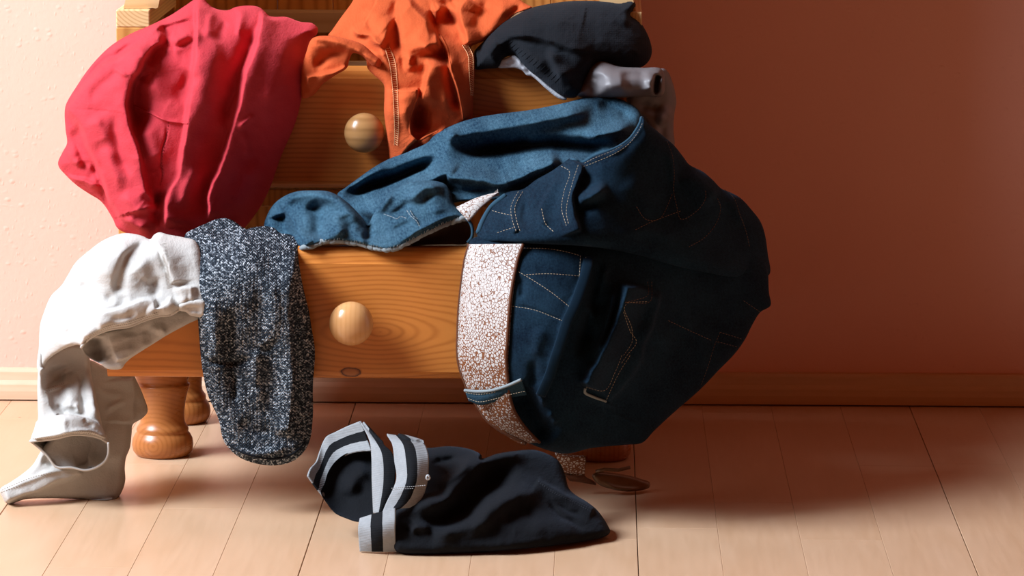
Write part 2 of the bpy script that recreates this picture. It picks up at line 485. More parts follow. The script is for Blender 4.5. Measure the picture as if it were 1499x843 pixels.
def mat_pine(name, light, dark, center=(0, 0), sx=0.16, sz=1.0, freq=430.0, vertical=False, knots=(), rough=0.33, axis='X', wob=0.004, depth=1.0, flat=0.0):
    m = NT(name, rough, 0.4); c = m.coord()
    x, y, z = m.sep(c)
    a = {'X': x, 'Y': y}[axis]
    n1 = m.noise(m.mapping(c, (5, 5, 5) if not vertical else (9, 9, 2.2)), 1.6, 3, 0.5)
    n2 = m.noise(m.mapping(c, (30, 30, 90) if not vertical else (120, 120, 14)), 2.0, 3, 0.6)
    dx = m.math('MULTIPLY', m.math('SUBTRACT', a, center[0]), sx)
    dz = m.math('MULTIPLY', m.math('SUBTRACT', z, center[1]), sz)
    if flat:
        dx = m.math('MULTIPLY', m.math('ARCTANGENT', m.math('DIVIDE', dx, flat)), flat)
    r = m.math('SQRT', m.math('ADD', m.math('MULTIPLY', dx, dx), m.math('MULTIPLY', dz, dz)))
    r = m.math('ADD', r, m.math('MULTIPLY', m.math('SUBTRACT', n1, 0.5), wob * 6))
    ph = m.math('ADD', m.math('MULTIPLY', r, freq), m.math('MULTIPLY', n2, 0.8))
    s = m.math('SINE', ph)
    k = m.math('POWER', m.math('MULTIPLY', m.math('ADD', s, 1.0), 0.5), 2.6)
    k = m.math('MULTIPLY', k, m.range(n1, 0.25, 0.8, 0.55 * depth, 1.0 * depth), clamp=True)
    col = m.mix(k, light, dark)
    col = m.mix(m.range(n2, 0.35, 0.75, 0, 0.18), col, tuple(min(1, v * 1.25) for v in light))
    blot = m.noise(c, 9, 2); col = m.mix(m.range(blot, 0.35, 0.75, 0, 0.35), col, tuple(v * 0.82 for v in light))
    for kx, kz, rx, rz in knots:
        qx = m.math('DIVIDE', m.math('SUBTRACT', x, kx), rx); qz = m.math('DIVIDE', m.math('SUBTRACT', z, kz), rz)
        kr = m.math('SQRT', m.math('ADD', m.math('MULTIPLY', qx, qx), m.math('MULTIPLY', qz, qz)))
        kr = m.math('ADD', kr, m.math('MULTIPLY', m.math('SUBTRACT', m.noise(c, 160, 2), 0.5), 0.5))
        col = m.mix(m.range(kr, 1.15, 0.85), col, (0.22, 0.065, 0.018))
        col = m.mix(m.range(kr, 0.8, 0.55), col, (0.40, 0.14, 0.04))
        col = m.mix(m.math('MULTIPLY', m.range(kr, 1.0, 0.92), m.range(kr, 0.78, 0.9)), col, (0.07, 0.02, 0.008))
    m.color(col); m.rough(m.range(n2, 0.2, 0.8, rough - 0.05, rough + 0.1))
    m.bump(k, -0.06, 0.0006)
    return m.m
def mat_fabric(name, col, col2, rough=0.92, weave=2600.0, wstr=0.25, fuzz=0.3, blotch=40, sheen=0.25, tint=None, streak=None):
    m = NT(name, rough, 0.15); c = m.n.new('ShaderNodeUVMap').outputs[0]
    n = m.noise(c, blotch, 4, 0.6)
    cc = m.mix(m.range(n, 0.3, 0.7), col, col2)
    f = m.noise(c, 1500, 2, 0.6)
    cc = m.mix(m.range(f, 0.35, 0.75, 0, fuzz), cc, tuple(min(1, v * 1.35 + 0.004) for v in col))
    m.color(cc)
    w = m.math('ADD', m.wave(c, weave / 6.28, 0.6, 'X'), m.wave(c, weave / 6.28, 0.6, 'Y'))
    m.bump(w, wstr, 0.0003); m.bump(m.noise(c, 520, 3, 0.65), 0.45, 0.0009); m.bump(m.noise(c, 95, 3, 0.55), 0.22, 0.0030)
    m.sheen(sheen, tuple(tint or (min(1, col[0] * 1.6 + .05), min(1, col[1] * 1.6 + .05), min(1, col[2] * 1.6 + .05))) + (1,), 0.5)
    return m.m
def mat_denim(name, dark, light, wear=0.5):
    m = NT(name, 0.9, 0.06); c = m.n.new('ShaderNodeUVMap').outputs[0]
    n = m.noise(c, 26, 4, 0.6); st = m.noise(m.mapping(c, (520, 26, 1)), 2.5, 3, 0.6)
    tw = m.wave(m.mapping(c, (1, 1, 1), (0, 0, 0), (0, 0, 0.9)), 330, 1.2, 'X')
    sp = m.noise(c, 480, 3, 0.75)
    k = m.math('ADD', m.math('MULTIPLY', n, 0.75), m.math('MULTIPLY', st, 0.35))
    k = m.math('ADD', k, m.math('MULTIPLY', sp, 0.85)); k = m.math('ADD', k, m.math('MULTIPLY', tw, 0.06))
    m.color(m.mix(m.range(k, 0.78, 1.32, 0, wear * 1.8), dark, light))
    m.bump(tw, 0.3, 0.0004); m.bump(sp, 0.4, 0.0007)
    m.sheen(0.04, (0.4, 0.6, 0.9, 1), 0.5)
    return m.m
def mat_plain(name, col, rough=0.6, spec=0.3, metal=0.0, nscale=400, nstr=0.2):
    m = NT(name, rough, spec); m.b.inputs['Metallic'].default_value = metal
    c = m.coord(); n = m.noise(c, nscale, 3)
    m.color(m.mix(m.range(n, 0.3, 0.7), tuple(v * 0.82 for v in col), tuple(min(1, v * 1.12) for v in col)))
    m.bump(n, nstr, 0.0005)
    return m.m
def mat_knit():
    m = NT('mottled_grey_knit', 0.95, 0.1); c = m.n.new('ShaderNodeUVMap').outputs[0]
    d = m.noise(c, 60, 2)
    va = m.n.new('ShaderNodeVectorMath'); va.operation = 'ADD'
    m.link(c, va.inputs[0]); sc = m.n.new('ShaderNodeVectorMath'); sc.operation = 'SCALE'; sc.inputs['Scale'].default_value = 0.004
    nn = m.n.new('ShaderNodeTexNoise'); m.link(c, nn.inputs['Vector']); nn.inputs['Scale'].default_value = 45
    m.link(nn.outputs['Color'], sc.inputs[0]); m.link(sc.outputs[0], va.inputs[1])
    q = va.outputs[0]
    x, y, _ = m.sep(q)
    # V-shaped knit loops: columns 2.6 mm wide, rows 2 mm high
    col = m.math('MULTIPLY', x, 1 / 0.0034); fr = m.math('FRACT', col); tri = m.math('ABSOLUTE', m.math('SUBTRACT', fr, 0.5))
    yy = m.math('ADD', m.math('MULTIPLY', y, 1 / 0.0026), m.math('MULTIPLY', tri, 1.5))
    loop = m.math('ABSOLUTE', m.math('SUBTRACT', m.math('FRACT', yy), 0.5))
    h = m.math('MULTIPLY', m.math('SUBTRACT', 0.5, loop), m.range(tri, 0.5, 0.36, 0.25, 1.0))
    fleck = m.vor(m.mapping(q, (1, 1.15, 1), (0, 0, 0), (0, 0, 0.5)), 620, 'F1', 'Color'); fx, fy, fz = m.sep(fleck)
    fl2 = m.noise(q, 560, 2, 0.7)
    k = m.math('ADD', m.math('MULTIPLY', fx, 0.6), m.math('MULTIPLY', fl2, 0.7))
    tone = m.ramp(k, [(0.0, (0.008, 0.012, 0.018)), (0.60, (0.024, 0.033, 0.045)), (0.74, (0.11, 0.135, 0.16)), (0.92, (0.40, 0.44, 0.48)), (1.0, (0.58, 0.62, 0.65))])
    m.color(m.mix(m.range(h, 0.02, 0.16), (0.01, 0.012, 0.016), tone))
    m.bump(h, 0.9, 0.0022)
    return m.m
def mat_belt():
    m = NT('cracked_white_leather', 0.55, 0.35); c = m.coord()
    z = m.sep(c)[2]
    v = m.vor(c, 330, 'DISTANCE_TO_EDGE'); n = m.noise(c, 28, 3, 0.6); n2 = m.noise(c, 420, 2, 0.6)
    wear = m.math('ADD', m.math('MULTIPLY', m.range(z, 0.215, 0.10, 0.0, 1.0), 0.13), m.math('MULTIPLY', m.math('SUBTRACT', n, 0.5), 0.16))
    thr = m.math('ADD', 0.040, wear)
    k = m.math('SUBTRACT', m.math('ADD', v, m.math('MULTIPLY', m.math('SUBTRACT', n2, 0.5), 0.30)), thr)
    m.color(m.mix(m.range(k, -0.02, 0.03), (0.17, 0.055, 0.018), (0.50, 0.475, 0.45)))
    m.bump(m.range(k, -0.03, 0.04), 0.5, 0.0006)
    return m.m
def mat_stripe(name, spans, grey=(0.27, 0.285, 0.295), black=(0.006, 0.007, 0.009)):
    """elastic with woven stripes running along u; spans = [(v_end, is_grey), ...]"""
    m = NT(name, 0.9, 0.15); c = m.n.new('ShaderNodeUVMap').outputs[0]; u, v, _ = m.sep(c)
    stops = []; p = 0.0
    for e, g in spans:
        stops.append((p, grey if g else black)); p = e
    col = m.ramp(v, stops, 'CONSTANT')
    n = m.noise(m.coord(), 260, 3, 0.7); m.color(m.mix(m.range(n, 0.35, 0.75, 0, 0.35), col, (0.62, 0.62, 0.62), 'MULTIPLY'))
    m.bump(m.wave(m.mapping(m.coord(), (1, 1, 1)), 220, 0.5, 'Z'), 0.3, 0.0004); m.bump(n, 0.3, 0.0006)
    return m.m

# ================================================================== the room
def structure(o, label):
    o['kind'] = 'structure'; o['label'] = label
    return o
M_wall = mat_wall(); M_plank = mat_plank()
XL, XR, YF = -1.25, 1.15, -1.15
bm = bmesh.new(); bmesh.ops.create_cube(bm, size=1.0)
for v in bm.verts:
    v.co = Vector((-0.05 + v.co.x * 4.0, WALL_Y + 0.05 + v.co.y * 0.1, 1.2 + v.co.z * 2.5))
structure(bm_obj('wall_back', bm, M_wall), 'salmon pink woodchip papered wall behind the dresser')
# floor: sub-floor with single strips of maple on it
M_gap = mat_plain('dark_joint', (0.07, 0.03, 0.013), 0.8)
floor = structure(box('floor', XL, XR, YF, WALL_Y, -0.03, -0.004, M_gap, None, 0), 'lacquered maple strip floor')
SW = 0.07
x_seam = float((CAM + ray(935.0, 843.0) * (CAM[2] / -ray(935.0, 843.0)[2]))[0])
rs = np.random.RandomState(5)
plank_mesh = {}
def plank(x, y0, y1, wl, wr):
    key = (round(y1 - y0, 3), wl, wr)
    bmn = bmesh.new(); bmesh.ops.create_cube(bmn, size=1.0)
    for v in bmn.verts:
        v.co = Vector(((SW / 2 - wr) if v.co.x > 0 else -(SW / 2 - wl), v.co.y * (y1 - y0 - 0.0003), -0.004 + v.co.z * 0.008))
    bmesh.ops.bevel(bmn, geom=[e for e in bmn.edges if all(v.co.z > -0.001 for v in e.verts)], offset=0.0003, segments=1, affect='EDGES')
    bmesh.ops.recalc_face_normals(bmn, faces=bmn.faces)
    me = bpy.data.meshes.new('plank'); bmn.to_mesh(me); bmn.free()
    o = link('plank', me, M_plank, floor)
    o.location = (x + SW / 2, (y0 + y1) / 2, 0)
    return o
n0 = int(math.floor((XL - x_seam) / SW)); n1 = int(math.ceil((XR - x_seam) / SW))
for i in range(n0, n1):
    wide_l = 0.00038 if i % 4 == 0 else 0.00007
    wide_r = 0.00038 if (i + 1) % 4 == 0 else 0.00007
    y = YF - rs.uniform(0, 0.4)
    while y < WALL_Y:
        L = rs.uniform(0.42, 0.75)
        a, b = max(y, YF), min(y + L, WALL_Y - 0.002)
        if b - a > 0.02:
            plank(x_seam + i * SW, a, b, wide_l, wide_r)
        y += L
# skirting
M_skirt = mat_pine('pale_maple_skirting', (0.66, 0.47, 0.325), (0.56, 0.38, 0.24), (0.0, -0.2), 0.02, 1.0, 500, rough=0.4, depth=0.5)
BY = 0.3245
sk = [(WALL_Y, 0.0015), (BY, 0.0015), (BY, 0.010), (BY + 0.0012, 0.0165), (BY + 0.0035, 0.021), (BY + 0.005, 0.029), (BY + 0.0065, 0.0318), (BY + 0.0095, 0.0325), (WALL_Y, 0.0325)]
structure(extrude_x('baseboard_back', sk, -2.0, 2.0, M_skirt), 'pale wooden skirting along the foot of the salmon wall')

# ================================================================== the dresser
PL, PD = (0.62, 0.220, 0.042), (0.43, 0.130, 0.021)
dx0, dx1 = -0.4485, 0.0370
M_post = mat_pine('honey_pine_upright', (0.68, 0.33, 0.09), (0.42, 0.16, 0.035), (-0.43, 0.0), 1.0, 0.03, 900, True)
M_end = mat_pine('pine_end_grain', (0.80, 0.55, 0.27), (0.56, 0.32, 0.12), (-0.415, 0.445), 1.0, 1.0, 1900, wob=0.0006)
M_side = mat_pine('pale_pine_side_board', (0.72, 0.46, 0.22), (0.56, 0.32, 0.13), (-0.42, 0.30), 0.4, 1.0, 500, rough=0.45)
M_back = mat_pine('honey_pine_back_board', (0.64, 0.30, 0.085), (0.34, 0.12, 0.025), (-0.30, 0.0), 1.0, 0.02, 620, True)
M_raw = mat_pine('raw_pine', (0.52, 0.36, 0.22), (0.40, 0.26, 0.14), (0, 0), 0.05, 1.0, 380, rough=0.7)
M_foot = mat_pine('turned_pine_foot', (0.40, 0.145, 0.040), (0.29, 0.095, 0.022), (-0.419, 0.013), 1.0, 1.0, 1500, rough=0.28, wob=0.0015)
M_knob_u = mat_pine('knob_wood_banded', (0.44, 0.23, 0.085), (0.27, 0.13, 0.045), (-0.216, 0.25), 0.05, 1.0, 700, rough=0.2, wob=0.0008)
M_knob_l = mat_pine('knob_wood_plain', (0.68, 0.36, 0.145), (0.56, 0.26, 0.085), (-0.20, 0.165), 1.0, 0.06, 1500, True, rough=0.2, wob=0.0005, depth=0.5)
M_front_u = mat_pine('honey_pine_upper_front', PL, PD, (-0.072, 0.381), 0.55, 1.0, 1500, wob=0.0012, flat=0.020)
kx, _, kz = P(513.0, 545.0, -0.22)
M_front_l = mat_pine('honey_pine_lower_front', PL, PD, (-0.193, 0.160), 0.42, 1.0, 1500, knots=[(kx, kz, 0.0095, 0.0045)], wob=0.0010, flat=0.022)

dr = thing('dresser', 'honey pine dresser with two open drawers, round knobs and turned feet', 'dresser', (-0.206, 0.13, 0.0))
DB = 0.262
for xa, xb in ((dx0, dx0 + 0.031), (dx1 - 0.031, dx1)):
    box('corner_post', xa, xb, 0.0, 0.03, 0.0815, 0.4083, M_post, dr, 0.001)
    box('corner_post', xa, xb, DB - 0.03, DB, 0.0815, 0.4083, M_post, dr, 0.001)
    box('side_panel', xa + 0.006, xb - 0.010, 0.03, DB - 0.03, 0.09, 0.4083, M_post, dr, 0.0005)
    box('top_rail', xa, xb, 0.0, DB, 0.4084, 0.4245, M_end, dr, 0.001)
# moulded side boards standing on the rails: rounded nose at the lower inner edge
def side_board(mirror):
    prof = [(-0.0335, 0.0), (-0.0335 + 0.0225, 0.0), (-0.0065, -0.0015), (-0.0035, -0.002), (-0.0015, 0.001), (-0.0005, 0.005), (0.0005, 0.0105), (0.0018, 0.014),
            (0.003, 0.020), (0.003, 0.16), (-0.028, 0.16), (-0.028, 0.030), (-0.0295, 0.016)]
    v = []; n = len(prof)
    for y in (0.012, DB):
        for px_, z in prof:
            X = -0.4095 + px_
            if mirror: X = dx0 + dx1 - X
            v.append((X, y, 0.4247 + z * (1.0 if z < 0.15 else 3.3) + (0.0022 if px_ > -0.008 and z < 0 else 0)))  # upper part stretched above the view to lengthen the wall shadow
    f = [(i, (i + 1) % n, n + (i + 1) % n, n + i) for i in range(n)] + [tuple(range(n)), tuple(range(n, 2 * n))[::-1]]
    bm = bmesh.new(); me = mesh_from('side_board', v, f); bm.from_mesh(me); bpy.data.meshes.remove(me)
    bm_obj('side_board', bm, M_side, dr)
side_board(False); side_board(True)
xs = [dx0 + 0.004, -0.318, -0.2635, -0.15, -0.05, dx1 - 0.004]
for a, b in zip(xs[:-1], xs[1:]):
    box('back_board', a + 0.0003, b - 0.0003, 0.246, 0.258, 0.085, 0.95, M_back, dr, 0.0008)  # tops raised out of view so their shadow covers the right wall
box('back_rail', dx0 + 0.032, dx1 - 0.032, 0.215, 0.2455, 0.385, 0.4055, M_raw, dr, 0.001)
box('front_rail', dx0 + 0.032, dx1 - 0.032, 0.002, 0.03, 0.242, 0.258, M_post, dr, 0.001)
box('front_rail', dx0 + 0.032, dx1 - 0.032, 0.002, 0.03, 0.082, 0.104, M_post, dr, 0.001)
fp = [(0.0235, 0.0), (0.0255, 0.0015), (0.0280, 0.005), (0.0290, 0.0105), (0.0283, 0.016), (0.0262, 0.0205), (0.0246, 0.0222), (0.0243, 0.0232), (0.0246, 0.0245),
      (0.0243, 0.0268), (0.0228, 0.0290), (0.0212, 0.0315), (0.0205, 0.036), (0.0208, 0.043), (0.0220, 0.052), (0.0240, 0.061), (0.0262, 0.067), (0.0262, 0.0685),
      (0.0240, 0.0690), (0.0245, 0.073), (0.0268, 0.079), (0.0270, 0.0812)]
for fx in (-0.4128, 0.0015):
    for fy in (0.0365, 0.2145):
        lathe('foot', fp, fx, fy, M_foot, dr, 48)
def drawer(x0, x1, yf, z0, z1, depth, mat, kc, kr, kmat, zf):
    """front with a moulded edge; knob, sides, back and bottom hang under it"""
    b = yf + 0.018
    prof = [(b, z0), (yf + 0.006, z0), (yf + 0.003, z0 + 0.0012), (yf + 0.0012, z0 + 0.0042), (yf + 0.0005, z0 + 0.0062), (yf, z0 + 0.0066),
            (yf, zf), (yf + 0.0012, zf + 0.0004), (yf + 0.0018, zf + 0.0018), (yf + 0.0032, zf + 0.0065), (yf + 0.0060, zf + 0.0105),
            (yf + 0.0095, z1 - 0.0008), (yf + 0.012, z1), (b, z1)]
    d = extrude_x('drawer', prof, x0, x1, mat, dr)
    iy = b + depth
    for xa in (x0 + 0.012, x1 - 0.022):
        box('drawer_side', xa, xa + 0.010, b, iy, z0 + 0.006, z1 - 0.016, M_raw, d, 0.0008)
    box('drawer_back', x0 + 0.023, x1 - 0.023, iy - 0.010, iy, z0 + 0.006, z1 - 0.016, M_raw, d, 0.0008)
    box('drawer_bottom', x0 + 0.0225, x1 - 0.0225, b + 0.0005, iy - 0.0105, z0 + 0.008, z0 + 0.013, M_raw, d, 0)
    # mushroom knob on a short neck
    pr = [(kr * 0.42, 0.0), (kr * 0.42, 0.002), (kr * 0.36, 0.004), (kr * 0.40, 0.008)]
    cz = 0.008 + kr * 0.62
    for k in range(3, 33):
        a = math.pi * (k / 32.0) - math.pi / 2
        if math.cos(a) * kr < kr * 0.40 and a < 0: continue
        pr.append((max(kr * math.cos(a), 0.0002), cz + kr * 0.78 * math.sin(a)))
    lathe('knob', pr, kc[0], yf, kmat, d, 48, 'Y', kc[1])
    return d
ku = P(533.5, 194.0, -0.062); kl = P(514.3, 473.0, -0.238)
drawer(-0.4320, 0.0205, -0.045, 0.2650, 0.3765, 0.22, M_front_u, (ku[0], ku[2]), 0.01835, M_knob_u, 0.3665)
drawer(-0.4345, 0.0225, -0.220, 0.1178, 0.2345, 0.22, M_front_l, (kl[0], kl[2]), 0.0194, M_knob_l, 0.2205)

# ================================================================== clothes
C4 = 3.995
A_ = (60, 0, C4); B_ = (60, 150, C4); O_ = (430, 0, C4); K_ = (680, 0, C4); L_ = (360, 130, C4); J_ = (620, 130, C4)
M_ = (360, 270, C4); N_ = (850, 200, 4.987); Q_ = (850, 400, 4.987); R_ = (640, 520, C4); S_ = (640, 320, C4)
W_ = (0, 330, C4); V_ = (0, 530, C4); G_ = (250, 310, 4.987); H_ = (0, 310, 1.874); X_ = (440, 600, C4); Y_ = (590, 620, C4)
def fd(c, s, amp, wl, wr, tp=0.14, force=False):
    return (pts(s, c), amp, wl, wr, tp, force)
def join(*a):
    return np.concatenate(a)

# ---------------------------------------------------------------- crimson sweatshirt
M_red = mat_fabric('crimson_sweat_cotton', (0.50, 0.043, 0.056), (0.44, 0.033, 0.045), 0.95, 3000, 0.15, 0.3, 60, 0.35)
M_redthread = mat_plain('dark_red_thread', (0.20, 0.010, 0.018), 0.8)
red = thing('sweatshirt', 'crimson sweatshirt bunched over the left end of the upper drawer', 'sweatshirt', tuple(P(270.0, 345.0, -0.09)))
f1 = join(pts('925,-10 915,120 912,230 900,380 885,540 870,650', A_), pts('840,250 800,450 740,560 733,700 735,740', B_))
f3 = join(pts('1290,45 1297,130 1270,230 1240,330 1190,480 1162,640', A_), pts('1120,180 1090,290 1040,400 1000,500 985,600 985,700', B_))
fl1 = join(pts('745,235 660,258 600,330 560,420 515,500 497,600', A_), pts('510,130 540,220 570,330 590,420 610,520 655,600 665,660', B_))
fl2 = join(pts('640,238 560,270 450,340 390,365 320,440 240,530 180,600 148,640', A_), pts('200,110 240,170 280,280 330,370 370,480 390,560 440,640 480,700 580,750 640,790', B_))
c_red = Cloth(
    pts('288,-3 296,-6 303,3 312,11 333,15 346,10 378,10 388,17 394,23 420,25 440,32 457,34 465,41 464,50 455,58 450,75 446,105 442,140 433,178 411,230 393,280 375,312 350,340 300,362 250,362 222,352 190,343 172,334 165,320 148,295 128,282 112,271 95,255 86,244 85,238 92,222 98,210 96,190 95,160 97,152 113,125 128,103 148,80 165,65 190,50 222,36 250,22 270,9'),
    [(300, 5, .0), (430, 35, -.02), (330, 60, -.055), (200, 60, -.045), (150, 90, -.045), (260, 200, -.085), (100, 170, -.055), (90, 240, -.05), (440, 130, -.052), (400, 260, -.056), (270, 340, -.095), (180, 335, -.08), (350, 330, -.070), (340, 200, -.066)],
    (48, 0.026),
    [(f1, .019, 3.5, 26, .05), (f3, .020, 3.5, 26, .06), (fl1, .020, 34, 4, .06), (fl2, .014, 4, 34, .04), (fl2 + np.array([-3.0, -1.5]), -.010, 6, 3, .05, True),
     fd(B_, '420,40 440,180 480,330 530,450', -.007, 9, 7, .12, True), fd(A_, '470,330 430,430 330,520 270,620', -.006, 8, 8, .14, True), fd(B_, '190,130 215,250 270,380', -.006, 6, 8, .12, True),
     fd(A_, '1030,120 1005,350 970,600 920,800', .009, 18, 14), fd(A_, '1262,120 1215,270 1160,420 1105,600 1060,760', -.012, 12, 6, .1, True),
     fd(A_, '1420,150 1400,350 1340,560 1270,720', .012, 22, 15), fd(B_, '1262,320 1190,500 1130,660', .010, 16, 12),
     fd(A_, '1125,45 1165,85 1160,150 1140,220', .007, 3, 8), fd(A_, '1085,110 1050,190 1035,260', -.005, 7, 7), fd(A_, '1000,45 985,130 970,230', .006, 6, 8),
     fd(A_, '690,300 600,400 552,540 565,680 605,800', -.016, 8, 18, .12), fd(B_, '600,520 640,590 690,560 700,500', -.010, 8, 8),
     fd(A_, '620,330 650,450 600,560', .009, 20, 24), fd(A_, '880,400 830,520 790,620', -.006, 10, 12),
     fd(B_, '105,392 145,432 210,452 290,468 372,498', .010, 7, 3), fd(B_, '235,340 300,385 350,430', -.012, 11, 9), fd(B_, '158,255 185,335 245,375', .005, 3, 9),
     fd(A_, '920,160 850,205 770,235 742,222', .014, 9, 14), fd(A_, '635,240 740,252 800,268 860,250 915,212', -.008, 4, 5, .10), fd(A_, '630,225 650,180 700,150 790,120 910,90', .007, 4, 5),
     fd(A_, '545,618 640,660 735,705 858,722', .0025, 2.2, 3), fd(B_, '742,110 735,190 715,270 703,350 710,420 692,495', -.0028, 1.3, 1.3),
     fd(B_, '600,110 640,230 680,380', .008, 18, 18), fd(B_, '690,500 668,600 690,730', -.016, 7, 9), fd(B_, '1255,65 1180,132 1150,160', .005, 4, 3),
     fd(B_, '1190,160 1210,260 1205,340', .004, 6, 5), fd(B_, '360,230 400,330 440,440 470,530', .006, 8, 12), fd(B_, '300,60 360,180 380,280', .006, 14, 10),
     fd(B_, '470,540 530,590 580,660', .007, 8, 8), fd(B_, '920,330 870,480 800,640', .008, 9, 14), fd(A_, '420,390 460,420 520,450', .003, 3, 3),
     fd(A_, '190,250 430,300 480,260', 0.0, 4, 4), fd(A_, '520,240 480,300 430,330', -.004, 5, 5), fd(B_, '480,660 560,720 640,740', .006, 5, 8)],
    (0.0014, 26, 1.6, 3), (0.0016, 30), 5.0, None, 1.1)
c_red.build('body', M_red, red, 1.9, 0.02)
stitches('pocket_seam', [pts('745,112 738,190 718,270 707,350 713,420 696,490', B_)], c_red, M_redthread, red, 3.2, 1.4, 0.0004)
tube('pocket_edge', c_red.on(spline(pts('545,618 640,660 735,705 858,722', A_), 2), .0002), 0.0008, M_red, red, 6)
stitches('shoulder_seam', [pts('770,130 830,120 910,125', A_)], c_red, M_redthread, red, 2.2, 1.8, 0.0003)

# ---------------------------------------------------------------- orange shirt
M_or = mat_fabric('burnt_orange_jersey', (0.52, 0.092, 0.026), (0.46, 0.075, 0.020), 0.9, 3400, 0.15, 0.25, 70, 0.2)
M_orthread = mat_plain('pale_orange_thread', (0.80, 0.42, 0.20), 0.7)
orange = thing('orange_shirt', 'burnt orange jersey shirt hanging over the middle of the upper drawer', 'shirt', tuple(P(630.0, 230.0, -0.06)))
c_or = Cloth(
    pts('370,-25 330,30 270,110 225,175 200,210 330,250 420,340 432,400 475,445 525,492 530,560 528,650 540,760 552,860 575,950 700,965 900,905 1000,790 1042,700 1050,560 1058,420 1052,310 1035,277 1110,240 1200,175 1300,80 1395,45 1345,15 1300,-25', O_),
    [(520, 0, .02), (600, 0, .012), (720, 0, .02), (520, 60, -.03), (600, 60, -.045), (690, 60, -.035), (560, 110, -.068), (690, 110, -.064), (570, 220, -.064), (690, 200, -.060), (640, 230, -.070), (775, 12, .0), (610, 150, -.072)],
    (16, 0.008),
    [fd(O_, '722,515 722,570 694,640 677,720 687,790 720,822', .016, 34, 2.6, .05), fd(O_, '715,824 780,797 850,765 900,740', .012, 20, 2.6, .1),
     fd(O_, '750,570 722,680 726,780', -.024, 7, 12, .12, True), fd(O_, '790,320 788,420 772,520 745,625', .018, 4, 26, .1),
     fd(O_, '850,300 895,420 905,560 885,690', .010, 12, 14), fd(O_, '868,260 905,400 937,520 968,650', -.018, 11, 3, .08, True), fd(O_, '850,195 893,280 923,420 957,520 978,620 990,705', .007, 1.8, 12, .05),
     fd(O_, '640,-20 720,70 780,130 822,200 855,310', .026, 46, 5, .08), fd(O_, '602,-10 590,100 603,200 620,280 655,335', -.016, 9, 5, .1, True),
     fd(O_, '500,20 520,120 560,200', .008, 20, 16), fd(O_, '345,155 380,200 445,203 480,240 545,272', .016, 4, 38, .08),
     fd(O_, '618,320 660,395 692,440', -.009, 5, 5), fd(O_, '720,435 765,400 805,330', -.007, 6, 5), fd(O_, '690,305 672,370 690,430', .009, 6, 7),
     fd(O_, '770,150 860,140 960,80', -.030, 14, 16, .12, True), fd(O_, '870,195 940,205 1000,215', -.016, 8, 8), fd(O_, '850,40 900,20 960,0', -.012, 10, 8), fd(O_, '800,70 850,50 870,10', .012, 8, 8),
     fd(O_, '1025,-20 975,55 987,130 1010,200 1017,262', .018, 4, 17, .06), fd(O_, '1140,-10 1085,100 1035,190', -.012, 6, 6), fd(O_, '1260,-10 1180,120 1095,230', .010, 12, 14),
     fd(O_, '1200,150 1290,70 1350,20', -.006, 5, 5), fd(O_, '470,232 530,300 560,420 575,560 585,700 590,840', .0035, 12, 4), fd(O_, '400,215 470,240 520,310 545,400', .009, 5, 6),
     fd(O_, '405,262 460,300 500,345', -.016, 4.5, 5, .2), fd(O_, '770,250 790,300 830,290', .005, 4, 5), fd(O_, '640,520 650,620 640,720', .005, 10, 12), fd(O_, '700,200 760,260 800,300', .006, 12, 10),
     fd(O_, '430,90 440,150 470,190', -.005, 5, 6), fd(O_, '530,500 560,700 570,850', .004, 14, 8)],
    (0.0012, 22, 1.3, 7), (0.0022, 22), 3.5, None, 0.9)
c_or.build('body', M_or, orange, 1.6, 0.012)
c_or2 = Cloth(
    pts('55,575 45,420 75,300 105,228 140,212 210,210 300,225 400,258 470,318 514,360 508,388 470,390 430,358 390,322 345,312 325,350 312,395 240,442 170,492 115,555', O_),
    [(440, 60, -.06), (470, 60, -.066), (550, 92, -.074), (440, 135, -.060), (500, 105, -.064), (520, 75, -.072)], (9, 0.006),
    [fd(O_, '120,410 185,335 250,305 320,320', -.014, 8, 8), fd(O_, '120,222 250,246 350,285 430,340 500,375', .009, 7, 6, .05), fd(O_, '70,455 180,437 265,418 312,388', .009, 11, 3, .06),
     fd(O_, '100,300 140,270 230,290 300,280', .006, 6, 6)], (0.0008, 18, 1, 9), (0.0012, 16), 3.0, -0.0465)
c_or2.build('sleeve', M_or, orange, 1.6, 0.006)
zz = []
for a, b in (('535,285 562,380 575,480 583,580 588,680 590,780 588,850', '558,270 592,360 604,470 609,580 613,680 612,780 607,850'), ('985,262 1018,320 1025,400 1030,480 1036,560', '1018,262 1046,320 1050,400 1050,480 1048,560')):
    pa, pb = spline(pts(a, O_), .5), spline(pts(b, O_), .5)
    n = int(np.linalg.norm(np.diff(pa, axis=0), axis=1).sum() / 3.0)
    ia = np.linspace(0, len(pa) - 1, n).astype(int); ib = np.linspace(0, len(pb) - 1, n).astype(int)
    for k in range(n - 1):
        zz.append(np.array([pa[ia[k]], pb[ib[k + 1]]])); zz.append(np.array([pb[ib[k]], pb[ib[k + 1]]])); zz.append(np.array([pa[ia[k]], pa[ia[k + 1]]]) )
stitches('cover_stitching', zz, c_or, M_orthread, orange, 30, 1, 0.00055, .0009)
tube('hem_edge', c_or.on(spline(pts('722,520 722,570 694,640 677,720 687,790 722,820 780,795 845,766', O_), 2), .0004), 0.0009, M_or, orange, 6)
tube('hem_edge', c_or.on(spline(pts('855,200 895,280 925,420 959,520 980,620 992,700', O_), 2), .0003), 0.0008, M_or, orange, 6)

